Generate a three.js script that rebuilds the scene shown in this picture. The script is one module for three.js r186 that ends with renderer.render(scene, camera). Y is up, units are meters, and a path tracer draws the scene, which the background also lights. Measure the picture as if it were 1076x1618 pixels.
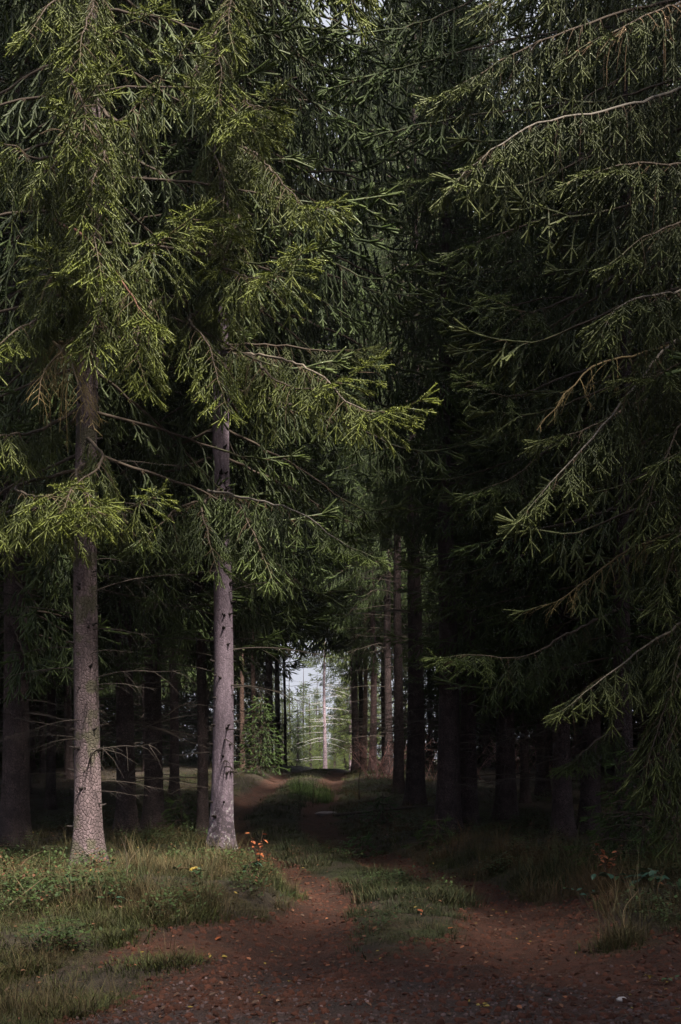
import * as THREE from 'three';
import { mergeGeometries } from 'three/addons/utils/BufferGeometryUtils.js';

// ------------------------------------------------------------------ camera, sky, sun, exposure
const W = 1076, HT = 1618, F = 1800, HORIZON = 1185, CX = 538, EYE = 1.6;
const scene = new THREE.Scene();
scene.fog = new THREE.FogExp2(new THREE.Color(0.82, 0.88, 1.0), 0.0003);
const camera = new THREE.PerspectiveCamera(2 * Math.atan(HORIZON / F) * 180 / Math.PI, W / (2 * HORIZON), 0.1, 2000);
camera.setViewOffset(W, 2 * HORIZON, 0, 0, W, HT);       // a level lens shifted upwards: trunks stay upright
camera.position.set(0, EYE, 0);
camera.lookAt(0, EYE, -10);
scene.add(camera);

const renderer = new THREE.WebGLRenderer({ antialias: true });
renderer.toneMapping = THREE.LinearToneMapping;
renderer.toneMappingExposure = 2.95;
renderer.shadowMap.enabled = true;

{ // overcast sky, a little brighter towards the veiled sun
  const w = 256, h = 128, d = new Float32Array(w * h * 4);
  const sd = new THREE.Vector3(0.40, 1.06, 0.62).normalize();
  for (let j = 0; j < h; j++) for (let i = 0; i < w; i++) {
    const up = ((j + 0.5) / h - 0.5) * Math.PI, az = ((i + 0.5) / w - 0.5) * 2 * Math.PI;
    const y = Math.sin(up), x = Math.cos(az) * Math.cos(up), z = Math.sin(az) * Math.cos(up);
    const c = Math.max(0, x * sd.x + y * sd.y + z * sd.z);
    const l = y > 0 ? 0.21 + 0.11 * y + 0.12 * c ** 6 : 0.11;
    d.set([l * 0.93, l * 0.97, l * 1.12, 1], (j * w + i) * 4);
  }
  const t = new THREE.DataTexture(d, w, h, THREE.RGBAFormat, THREE.FloatType);
  t.mapping = THREE.EquirectangularReflectionMapping; t.magFilter = THREE.LinearFilter; t.needsUpdate = true;
  scene.background = t; scene.environment = t;
}
const sun = new THREE.DirectionalLight(new THREE.Color(1.0, 0.90, 0.74), 4.6);
sun.position.set(40, 106, 62); sun.target.position.set(0, 0, -20);
sun.position.add(sun.target.position);
sun.shadow.radius = 15; sun.castShadow = true; sun.shadow.mapSize.set(4096, 4096);
Object.assign(sun.shadow.camera, { left: -60, right: 60, top: 60, bottom: -60, near: 1, far: 300 });
scene.add(sun, sun.target);

// ------------------------------------------------------------------ helpers
const V = (x, y, z) => new THREE.Vector3(x, y, z);
const lerp = (a, b, t) => a + (b - a) * t, clamp = (x, a = 0, b = 1) => Math.min(b, Math.max(a, x));
const smooth = (x, a, b) => { const t = clamp((x - a) / (b - a)); return t * t * (3 - 2 * t); };
function rngOf(seed) { let s = (seed * 2654435761) >>> 0; return () => { s = (s + 0x6d2b79f5) | 0; let t = Math.imul(s ^ (s >>> 15), 1 | s); t = (t + Math.imul(t ^ (t >>> 7), 61 | t)) ^ t; return ((t ^ (t >>> 14)) >>> 0) / 4294967296; }; }
const hash = (x, y, z = 0) => { let h = Math.imul(x | 0, 374761393) + Math.imul(y | 0, 668265263) + Math.imul(z | 0, 2147483647 ^ 0x1b873593); h = Math.imul(h ^ (h >>> 13), 1274126177); return ((h ^ (h >>> 16)) >>> 0) / 4294967296; };
function vnoise(x, y, p = 0) { // value noise, tiling with period p when given
  const ix = Math.floor(x), iy = Math.floor(y), fx = x - ix, fy = y - iy, u = fx * fx * (3 - 2 * fx), v = fy * fy * (3 - 2 * fy);
  const m = (a) => (p ? ((a % p) + p) % p : a);
  return lerp(lerp(hash(m(ix), m(iy)), hash(m(ix + 1), m(iy)), u), lerp(hash(m(ix), m(iy + 1)), hash(m(ix + 1), m(iy + 1)), u), v);
}
const fbm = (x, y, o = 4, p = 0) => { let s = 0, a = 0.5, n = 0; for (let i = 0; i < o; i++) { s += a * vnoise(x, y, p); n += a; a /= 2; x *= 2; y *= 2; p *= 2; } return s / n; };
function curve1(knots) { return (x) => { let i = 0; while (i < knots.length - 2 && x > knots[i + 1][0]) i++; const [a, ya] = knots[i], [b, yb] = knots[i + 1], t = clamp((x - a) / (b - a)); const m = (k) => { const p = knots[Math.max(0, k - 1)], q = knots[Math.min(knots.length - 1, k + 1)]; return (q[1] - p[1]) / (q[0] - p[0]); }; const t2 = t * t, t3 = t2 * t, d = b - a; return ya * (2 * t3 - 3 * t2 + 1) + m(i) * d * (t3 - 2 * t2 + t) + yb * (3 * t2 - 2 * t3) + m(i + 1) * d * (t3 - t2); }; }
const used = {};
const numbered = (n) => { const k = (used[n] = (used[n] ?? -1) + 1); return k ? `${n}_${String(k).padStart(3, '0')}` : n; };
function tag(o, label, category, group) { o.userData.label = label; o.userData.category = category; if (group) o.userData.group = group; return o; }
function thing(name, label, category, pos, group) { const o = new THREE.Group(); o.name = numbered(name); o.position.copy(pos); scene.add(o); return tag(o, label, category, group); }
function mesh(name, g, m, parent) { const o = new THREE.Mesh(g, m); o.name = parent ? name : numbered(name); o.castShadow = o.receiveShadow = true; (parent ?? scene).add(o); return o; }
const at = (px, py, d) => V((px - CX) / F * d, EYE - (py - HORIZON) / F * d, -d);   // a sight line of the photograph at a depth in metres
const xAt = (px, d) => (px - CX) / F * d;

class Geo { // growable triangle soup with colours and uv
  constructor(cap = 3000, uv = false) { this.p = new Float32Array(cap * 9); this.c = new Float32Array(cap * 9); this.m = new Float32Array(cap * 9); this.n = 0; this.soft = false; }
  tri(ax, ay, az, bx, by, bz, cx, cy, cz, r, g, b) {
    if ((this.n + 1) * 9 > this.p.length) { for (const k of ['p', 'c', 'm']) { const q = new Float32Array(this.p.length * 2); q.set(this[k]); this['_' + k] = q; } this.p = this._p; this.c = this._c; this.m = this._m; }
    const o = this.n++ * 9, p = this.p, c = this.c;
    p[o] = ax; p[o + 1] = ay; p[o + 2] = az; p[o + 3] = bx; p[o + 4] = by; p[o + 5] = bz; p[o + 6] = cx; p[o + 7] = cy; p[o + 8] = cz;
    for (let i = 0; i < 9; i += 3) { c[o + i] = r; c[o + i + 1] = g; c[o + i + 2] = b; }
  }
  nor(ax, ay, az, bx, by, bz, cx, cy, cz) { this.soft = true; const o = (this.n - 1) * 9, m = this.m; m[o] = ax; m[o + 1] = ay; m[o + 2] = az; m[o + 3] = bx; m[o + 4] = by; m[o + 5] = bz; m[o + 6] = cx; m[o + 7] = cy; m[o + 8] = cz; }
  build() {
    const g = new THREE.BufferGeometry();
    g.setAttribute('position', new THREE.BufferAttribute(this.p.slice(0, this.n * 9), 3));
    g.setAttribute('color', new THREE.BufferAttribute(this.c.slice(0, this.n * 9), 3));
    if (this.soft) g.setAttribute('normal', new THREE.BufferAttribute(this.m.slice(0, this.n * 9), 3)); else g.computeVertexNormals();
    return g;
  }
}
class Tube { // indexed tapered tubes along point lists, smooth normals
  constructor() { this.p = []; this.c = []; this.i = []; }
  add(pts, radii, col, sides = 4) {
    const n = pts.length; let u = null; const start = this.p.length / 3, t = V(), v = V();
    for (let k = 0; k < n; k++) {
      t.subVectors(pts[Math.min(n - 1, k + 1)], pts[Math.max(0, k - 1)]).normalize();
      if (!u) { u = Math.abs(t.y) < 0.9 ? V(0, 1, 0) : V(1, 0, 0); }
      u.addScaledVector(t, -u.dot(t)).normalize(); v.crossVectors(t, u);
      const r = typeof radii === 'function' ? radii(k / (n - 1)) : radii[k];
      for (let s = 0; s < sides; s++) { const a = s / sides * 2 * Math.PI, ca = Math.cos(a) * r, sa = Math.sin(a) * r; this.p.push(pts[k].x + u.x * ca + v.x * sa, pts[k].y + u.y * ca + v.y * sa, pts[k].z + u.z * ca + v.z * sa); this.c.push(...col); }
    }
    for (let k = 0; k < n - 1; k++) for (let s = 0; s < sides; s++) { const a = start + k * sides + s, b = start + k * sides + (s + 1) % sides; this.i.push(a, b, a + sides, b, b + sides, a + sides); }
    return this;
  }
  build() {
    const g = new THREE.BufferGeometry();
    g.setAttribute('position', new THREE.Float32BufferAttribute(this.p, 3)); g.setAttribute('color', new THREE.Float32BufferAttribute(this.c, 3)); g.setIndex(this.i);
    g.computeVertexNormals(); return g;
  }
}
const tex = (w, h, f, srgb = false) => { const d = new Uint8Array(w * h * 4); for (let y = 0; y < h; y++) for (let x = 0; x < w; x++) { const c = f(x, y); const o = (y * w + x) * 4; for (let k = 0; k < 3; k++) { const l = clamp(c[k]); d[o + k] = Math.round(255 * (srgb ? (l < 0.0031308 ? 12.92 * l : 1.055 * l ** (1 / 2.4) - 0.055) : l)); } d[o + 3] = 255; } const t = new THREE.DataTexture(d, w, h); t.magFilter = THREE.LinearFilter; t.wrapS = t.wrapT = THREE.RepeatWrapping; if (srgb) t.colorSpace = THREE.SRGBColorSpace; t.needsUpdate = true; return t; };

// ------------------------------------------------------------------ ground: track with two ruts, banks, a rise to a crest
const trackX = curve1([[-30, 1.0], [0, 0.55], [6, 0.5], [9.5, 0.5], [11.5, 0.74], [13.4, 0.78], [16.5, -0.12], [20, -0.95], [25, -1.45], [33, -1.3], [38, -1.2], [45, -1.05], [60, -0.5], [120, 1]]);
const rise = curve1([[-300, 0], [0, 0], [10, 0], [15, -0.1], [19, -0.05], [25, 0.15], [33, 0.45], [40, 0.62], [47, 0.72], [55, 0.62], [72, 0.30], [100, -1.0], [400, -3]]);
const edgeL = curve1([[8, -2.9], [9.2, -2.2], [10.6, -1.45], [12.8, -1.15], [16, -1.1]]);
const bare = (x, d) => { // 1 where wheels keep the earth bare
  const u = x - trackX(d), n = (fbm(x * 1.3 + 7, d * 0.9, 3) - 0.5) * 0.5, half = 0.92;
  const rut = (c, w) => 1 - smooth(Math.abs(u - c + n * 0.5), w * 0.55, w);
  const widen = 1 - smooth(d, 8.2, 11.2);
  let b = Math.max(rut(-half, 0.52 + widen * 0.35), rut(half, 0.52 + widen * 0.4));
  const apron = (1 - smooth(d + n * 2.4, 8.3, 9.6)) * smooth(x + n * 1.5, -2.3 + (d - 6) * 0.35, -1.5 + (d - 6) * 0.35);
  b = Math.max(b, apron);
  const scar = smooth(d, 8.2, 9) * (1 - smooth(d, 11.5, 13.5)) * smooth(u + n * 0.6 - edgeL(d), -0.3, 0.3) * (1 - smooth(u, -0.9, -0.5));   // red earth cut below the left bank
  const scarR = smooth(d, 8.5, 9.3) * (1 - smooth(d, 11.5, 13)) * smooth(u, 0.8, 1.2) * (1 - smooth(u + n, 1.5, 2.1));
  return clamp(Math.max(b, scar * 0.95, scarR * 0.9));
};
function H(x, d) {
  const u = x - trackX(d), half = 0.92;
  const rut = (c) => -0.10 * Math.exp(-(((u - c) / 0.33) ** 2));
  let y = rise(d) + (rut(-half) + rut(half)) * smooth(d, 6, 10);
  y += 0.05 * Math.exp(-((u / 0.45) ** 2)) * smooth(d, 8.5, 11);
  const nb = (fbm(x * 0.5 + 3, d * 0.5, 3) - 0.5) * 0.35;
  const left = smooth(-u + nb, 1.15, 1.8) * smooth(d, 8, 11.5), right = smooth(u + nb, 1.3, 2.2) * smooth(d, 7.2, 10.5);
  const fade = 1 - 0.35 * smooth(d, 16, 22);
  y += (0.34 * left + 0.36 * right) * fade * (0.8 + nb * 1.2);
  y += 0.10 * smooth(-u, 2, 5) * (1 - smooth(d, 8, 11));
  y -= 0.12 * Math.exp(-(((d - 7.6) / 0.9) ** 2)) * smooth(-u, 1.4, 2.2);      // ditch at lower left
  y += (fbm(x * 0.9, d * 0.9, 4) - 0.5) * 0.16 * (1 - 0.6 * bare(x, d)) + (fbm(x * 6, d * 6, 3) - 0.5) * 0.035;
  y += (fbm(x * 0.05 + 9, d * 0.05, 2) - 0.5) * 3 * smooth(Math.abs(x), 18, 60);
  return y;
}
const groundAt = (x, z) => H(x, -z);
const lit = (a, s = 1) => new THREE.Color().setRGB(a[0] * s, a[1] * s, a[2] * s);

const litterTex = tex(1024, 1024, (x, y) => { // needle litter and grit, about a grey multiplier
  const u = x / 1024, v = y / 1024, a = fbm(u * 24, v * 24, 5, 24), b = vnoise(u * 180, v * 180, 180), e = vnoise(u * 420 + 5, v * 420, 420);
  const spk = e > 0.86 ? 0.35 : e < 0.14 ? -0.28 : 0;
  const l = clamp(0.22 + 0.75 * a + 0.22 * (b - 0.5) + spk, 0.05, 1);
  return [l, l * (0.94 + 0.1 * b), l * (0.9 + 0.14 * a)];
}, true);
const litterBump = tex(1024, 1024, (x, y) => { const u = x / 1024, v = y / 1024, l = 0.6 * fbm(u * 24, v * 24, 5, 24) + 0.4 * vnoise(u * 180, v * 180, 180); return [l, l, l]; });
{
  const xs = [], ds = [];
  for (let x = 0, s = 0.09; x < 420;) { xs.push(x); if (x) xs.unshift(-x); x += s; if (x > 3.5) s *= 1.07; }
  for (let d = 4.5, s = 0.075; d < 520;) { ds.push(d); d += s; if (d > 13) s = Math.min(s * 1.022, 40); }
  for (let d = 4.5, s = 0.3; d > -200;) { d -= s; s *= 1.25; ds.unshift(d); }
  const nx = xs.length, nd = ds.length, pos = new Float32Array(nx * nd * 3), col = new Float32Array(nx * nd * 3), uv = new Float32Array(nx * nd * 2), b = new Float32Array(nx * nd);
  const C = { dirt: [0.080, 0.027, 0.015], gravel: [0.085, 0.055, 0.05], grass: [0.036, 0.036, 0.014], straw: [0.066, 0.050, 0.023], moss: [0.045, 0.062, 0.014], litter: [0.050, 0.034, 0.026] };
  for (let j = 0; j < nd; j++) for (let i = 0; i < nx; i++) {
    const k = j * nx + i, x = xs[i] + 0.3 * 0, d = ds[j];
    pos.set([x, H(x, d), -d], k * 3); uv.set([x / 1.7, d / 1.7], k * 2);
    const q = b[k] = bare(x, d), n1 = fbm(x * 0.8 + 30, d * 0.8, 4), n2 = fbm(x * 2.1, d * 2.1 + 50, 3), u = Math.abs(x - trackX(d));
    const c = [0, 1, 2].map((m) => {
      let v = lerp(C.grass[m], C.straw[m], smooth(n1, 0.42, 0.62));
      v = lerp(v, C.moss[m], smooth(n2, 0.52, 0.66) * 0.9);
      v = lerp(v, C.litter[m], Math.max(smooth(u + (n1 - 0.5) * 3, 3.2, 5.5), 0.8 * smooth(fbm(x * 1.1 + 80, d * 1.1, 3), 0.45, 0.6)) * (1 - smooth(d, 44, 50)));
      const e = lerp(C.dirt[m], C.gravel[m], (1 - smooth(d + (n2 - 0.5) * 3, 6.6, 8.0)) * 0.9);
      return lerp(v, e * (0.45 + 1.1 * n2), q);
    });
    col.set(c, k * 3);
  }
  const make = (want) => {
    const idx = [];
    for (let j = 0; j < nd - 1; j++) for (let i = 0; i < nx - 1; i++) {
      const a = j * nx + i, e = a + 1, f = a + nx, g = f + 1, m = (b[a] + b[e] + b[f] + b[g]) / 4 > 0.5 && ds[j] < 62 && ds[j] > -30 ? 1 : 0;
      if (m === want) idx.push(a, e, g, a, g, f);
    }
    const g = new THREE.BufferGeometry();
    g.setAttribute('position', new THREE.BufferAttribute(pos, 3)); g.setAttribute('color', new THREE.BufferAttribute(col, 3)); g.setAttribute('uv', new THREE.BufferAttribute(uv, 2)); g.setIndex(idx);
    return g;
  };
  const gm = new THREE.MeshStandardMaterial({ vertexColors: true, map: litterTex, bumpMap: litterBump, bumpScale: 0.035, roughness: 0.95 });
  // one common set of smooth normals, so that the two sheets meet without a seam
  const all = make(0), rest = make(1), whole = new THREE.BufferGeometry(); whole.setAttribute('position', all.attributes.position); whole.setIndex([...all.index.array].concat([...rest.index.array])); whole.computeVertexNormals();
  all.setAttribute('normal', whole.attributes.normal); rest.setAttribute('normal', whole.attributes.normal);
  const g0 = mesh('ground', all, gm); g0.userData.kind = 'structure'; g0.userData.label = 'grassy and mossy forest floor with banks beside the track';
  const g1 = mesh('dirt_track', rest, gm); g1.userData.kind = 'structure'; g1.userData.label = 'reddish dirt track with two ruts winding into the forest';
}

// ------------------------------------------------------------------ bark
function barkTexture(w, h, sx, sy, opt = {}) { // cells sx by sy over the sheet, colours linear
  const cell = (u, v, nx, ny, seed) => { // worley, tiling
    const x = u * nx, y = v * ny, ix = Math.floor(x), iy = Math.floor(y); let a = 9, b = 9, id = 0;
    for (let j = -1; j <= 1; j++) for (let i = -1; i <= 1; i++) { const cx = ((ix + i) % nx + nx) % nx, cy = ((iy + j) % ny + ny) % ny, px = ix + i + hash(cx, cy, seed), py = iy + j + hash(cx, cy, seed + 7), d = (px - x) ** 2 + (py - y) ** 2; if (d < a) { b = a; a = d; id = hash(cx, cy, seed + 3); } else if (d < b) b = d; }
    return [Math.sqrt(b) - Math.sqrt(a), id];
  };
  const base = opt.base ?? [0.20, 0.155, 0.175], dark = opt.dark ?? [0.045, 0.034, 0.036], hgt = new Float32Array(w * h);
  const map = tex(w, h, (x, y) => {
    const u = x / w, v = y / h, warp = (fbm(u * 8, v * 16, 3, 8) - 0.5) * 0.03;
    const [e, id] = cell(u + warp, v + warp, sx, sy, 1), [e2, id2] = cell(u - warp, v, sx * 3, sy * 3, 5), f = fbm(u * 32, v * 64, 4, 32);
    const crack = smooth(e, 0.02, 0.22) * (0.72 + 0.28 * smooth(e2, 0.0, 0.25)), tone = (0.70 + 0.35 * id + 0.25 * (id2 - 0.5) + 0.5 * (f - 0.5)) * (0.5 + 1.0 * fbm(u * 4, v * 12, 3, 4)) * (0.8 + 0.4 * vnoise(u * 28, v * 6, 28));
    hgt[y * w + x] = crack * (0.6 + 0.4 * id) + 0.25 * f;
    let c = [0, 1, 2].map((k) => lerp(dark[k], base[k] * tone, (opt.smooth ?? 0) + (1 - (opt.smooth ?? 0)) * crack));
    if (opt.lichen) { const q = opt.lichen(u, v, f, id2); c = c.map((a, k) => lerp(a, q[k], q[3])); }
    return c;
  }, true);
  const bump = tex(w, h, (x, y) => { const l = hgt[y * w + x]; return [l, l, l]; });
  return { map, bump };
}
const barkMat = (t, color = [1, 1, 1], s = 0.012) => new THREE.MeshStandardMaterial({ map: t.map, bumpMap: t.bump, bumpScale: s, roughness: 0.9, color: lit(color) });
const barkCommon = barkTexture(512, 1024, 22, 40);
const M = {
  bark: barkMat(barkCommon, [0.40, 0.34, 0.33]), barkSunTint: barkMat(barkCommon, [1.1, 0.88, 0.66]), barkPale: barkMat(barkCommon, [2.4, 2.35, 2.5]), barkRed: barkMat(barkCommon, [1.0, 0.8, 0.78]),  // first bark darkened for forest shade; second has sunlight tinted into its colour
  barkLeft: barkMat(barkTexture(512, 2048, 26, 180, { base: [0.175, 0.128, 0.145], dark: [0.07, 0.048, 0.055], smooth: 0.3, lichen: (u, v, f, id) => { const g = smooth(fbm(u * 6, v * 40, 4), 0.55, 0.7) * 0.75; return [0.07, 0.07, 0.04, g]; } }), [1, 1, 1], 0.02),
  barkMiddle: barkMat(barkTexture(512, 2048, 30, 200, { base: [0.185, 0.142, 0.19], dark: [0.10, 0.075, 0.10], smooth: 0.45, lichen: (u, v, f, id) => { const low = 1 - smooth(v * 8, 0.25, 1.15); const k = fbm(u * 14, v * 110, 4); const k2 = fbm(u * 40, v * 300, 3); if (k2 > 0.6 && low > 0.05) return [0.36, 0.36, 0.37, smooth(k2, 0.6, 0.68) * smooth(k, 0.4, 0.55) * low]; return [0.035, 0.028, 0.035, smooth(0.55 - k, 0.02, 0.12) * low * 0.8]; } }), [1, 1, 1], 0.006),
  wood: new THREE.MeshStandardMaterial({ vertexColors: true, roughness: 0.9 }),
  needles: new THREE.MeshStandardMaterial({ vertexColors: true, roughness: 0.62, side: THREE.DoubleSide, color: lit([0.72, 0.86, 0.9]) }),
  needlesLeftSunny: new THREE.MeshStandardMaterial({ vertexColors: true, roughness: 0.6, side: THREE.DoubleSide, color: lit([1.20, 1.22, 0.80]) }),  // brighter and yellower: sunlight on the left boughs put into the colour
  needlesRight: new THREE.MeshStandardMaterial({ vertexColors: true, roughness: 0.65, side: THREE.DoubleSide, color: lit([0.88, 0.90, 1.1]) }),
  needlesDeepShaded: new THREE.MeshStandardMaterial({ vertexColors: true, roughness: 0.7, side: THREE.DoubleSide, color: lit([0.58, 0.78, 0.78]) }),  // same needles darkened: shade inside the wood put into the colour
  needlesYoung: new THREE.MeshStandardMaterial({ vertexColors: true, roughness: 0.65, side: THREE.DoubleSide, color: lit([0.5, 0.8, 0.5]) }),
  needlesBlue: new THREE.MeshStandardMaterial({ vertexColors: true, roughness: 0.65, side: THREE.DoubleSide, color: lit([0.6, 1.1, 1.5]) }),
  needlesShade: new THREE.MeshStandardMaterial({ vertexColors: true, roughness: 0.7, side: THREE.DoubleSide, color: lit([0.52, 0.72, 0.74]) }),  // darker copy of the needles, canopy shade painted into the colour
  needlesFarHazed: new THREE.MeshStandardMaterial({ vertexColors: true, roughness: 0.7, side: THREE.DoubleSide, color: lit([1.3, 1.45, 1.5]) }),  // pale and bluish: haze and light of the clearing put into the colour
};

// ------------------------------------------------------------------ spruce branches
const OLD = [0.030, 0.042, 0.014], FRESH = [0.112, 0.134, 0.024], BROWN = [0.075, 0.050, 0.030];
function needleRun(G, a, b, o, col, rng) { // needles all round a twig from a to b
  const ax = b.x - a.x, ay = b.y - a.y, az = b.z - a.z, L = Math.hypot(ax, ay, az); if (L < 1e-5) return;
  const tx = ax / L, ty = ay / L, tz = az / L; let ux, uy, uz;
  if (Math.abs(ty) < 0.9) { const l = Math.hypot(tx, tz); ux = -tz / l; uy = 0; uz = tx / l; } else { const l = Math.hypot(ty, tz); ux = 0; uy = tz / l; uz = -ty / l; }
  const vx = ty * uz - tz * uy, vy = tz * ux - tx * uz, vz = tx * uy - ty * ux;
  const n = Math.max(1, Math.round(L * o.density)), hw = o.width / 2;
  if (o.core) { // the close-packed inner part of the shoot
    const R = o.core, a0 = rng() * 2, dk = 0.75, mx = b.x, my = b.y, mz = b.z, r0 = R * 0.85;
    for (let i = 0; i < 3; i++) {
      const A = a0 + i * 2.0944, B = A + 2.0944, c1 = Math.cos(A), s1 = Math.sin(A), c2 = Math.cos(B), s2 = Math.sin(B), X1 = ux * c1 + vx * s1, Y1 = uy * c1 + vy * s1, Z1 = uz * c1 + vz * s1, X2 = ux * c2 + vx * s2, Y2 = uy * c2 + vy * s2, Z2 = uz * c2 + vz * s2, k = dk * (0.85 + 0.3 * rng()), q0 = col[0] * k, q1 = col[1] * k, q2 = col[2] * k;
      G.tri(a.x + X1 * r0, a.y + Y1 * r0, a.z + Z1 * r0, a.x + X2 * r0, a.y + Y2 * r0, a.z + Z2 * r0, mx + X1 * R, my + Y1 * R, mz + Z1 * R, q0, q1, q2); G.nor(X1, Y1, Z1, X2, Y2, Z2, X1, Y1, Z1);
      G.tri(mx + X1 * R, my + Y1 * R, mz + Z1 * R, a.x + X2 * r0, a.y + Y2 * r0, a.z + Z2 * r0, mx + X2 * R, my + Y2 * R, mz + Z2 * R, q0, q1, q2); G.nor(X1, Y1, Z1, X2, Y2, Z2, X2, Y2, Z2);
    }
  }
  for (let i = 0; i < n; i++) {
    const t = i < 5 ? 0.97 : rng(), an = rng() * 6.2832, ca = Math.cos(an), sa = Math.sin(an), rx = ux * ca + vx * sa, ry = uy * ca + vy * sa, rz = uz * ca + vz * sa;
    const f = i < 5 ? 0.9 : 0.2 + 0.45 * rng(), g = Math.sqrt(1 - f * f), l = o.len * (0.8 + 0.4 * rng());
    const px = a.x + ax * t, py = a.y + ay * t, pz = a.z + az * t, wx = (ty * rz - tz * ry) * hw, wy = (tz * rx - tx * rz) * hw, wz = (tx * ry - ty * rx) * hw, k = 0.8 + 0.4 * rng();
    const ex = px + (tx * f + rx * g) * l, ey = py + (ty * f + ry * g) * l, ez = pz + (tz * f + rz * g) * l;
    if (i & 1) G.tri(px + wx, py + wy, pz + wz, px - wx, py - wy, pz - wz, ex, ey, ez, col[0] * k, col[1] * k, col[2] * k);
    else G.tri(px, py, pz, ex + wx, ey + wy, ez + wz, ex - wx, ey - wy, ez - wz, col[0] * k, col[1] * k, col[2] * k);
    const e = f * 0.6, n0 = rx + tx * e, n1 = ry + ty * e, n2 = rz + tz * e, il = 1 / Math.hypot(n0, n1, n2); G.nor(n0 * il, n1 * il, n2 * il, n0 * il, n1 * il, n2 * il, n0 * il, n1 * il, n2 * il);
  }
}
const NEAR = { density: 225, len: 0.030, width: 0.0066, core: 0.0075 }, FARN = { density: 30, len: 0.050, width: 0.016, core: 0.017 }, MIDN = { density: 80, len: 0.030, width: 0.010, core: 0.014 };
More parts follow.
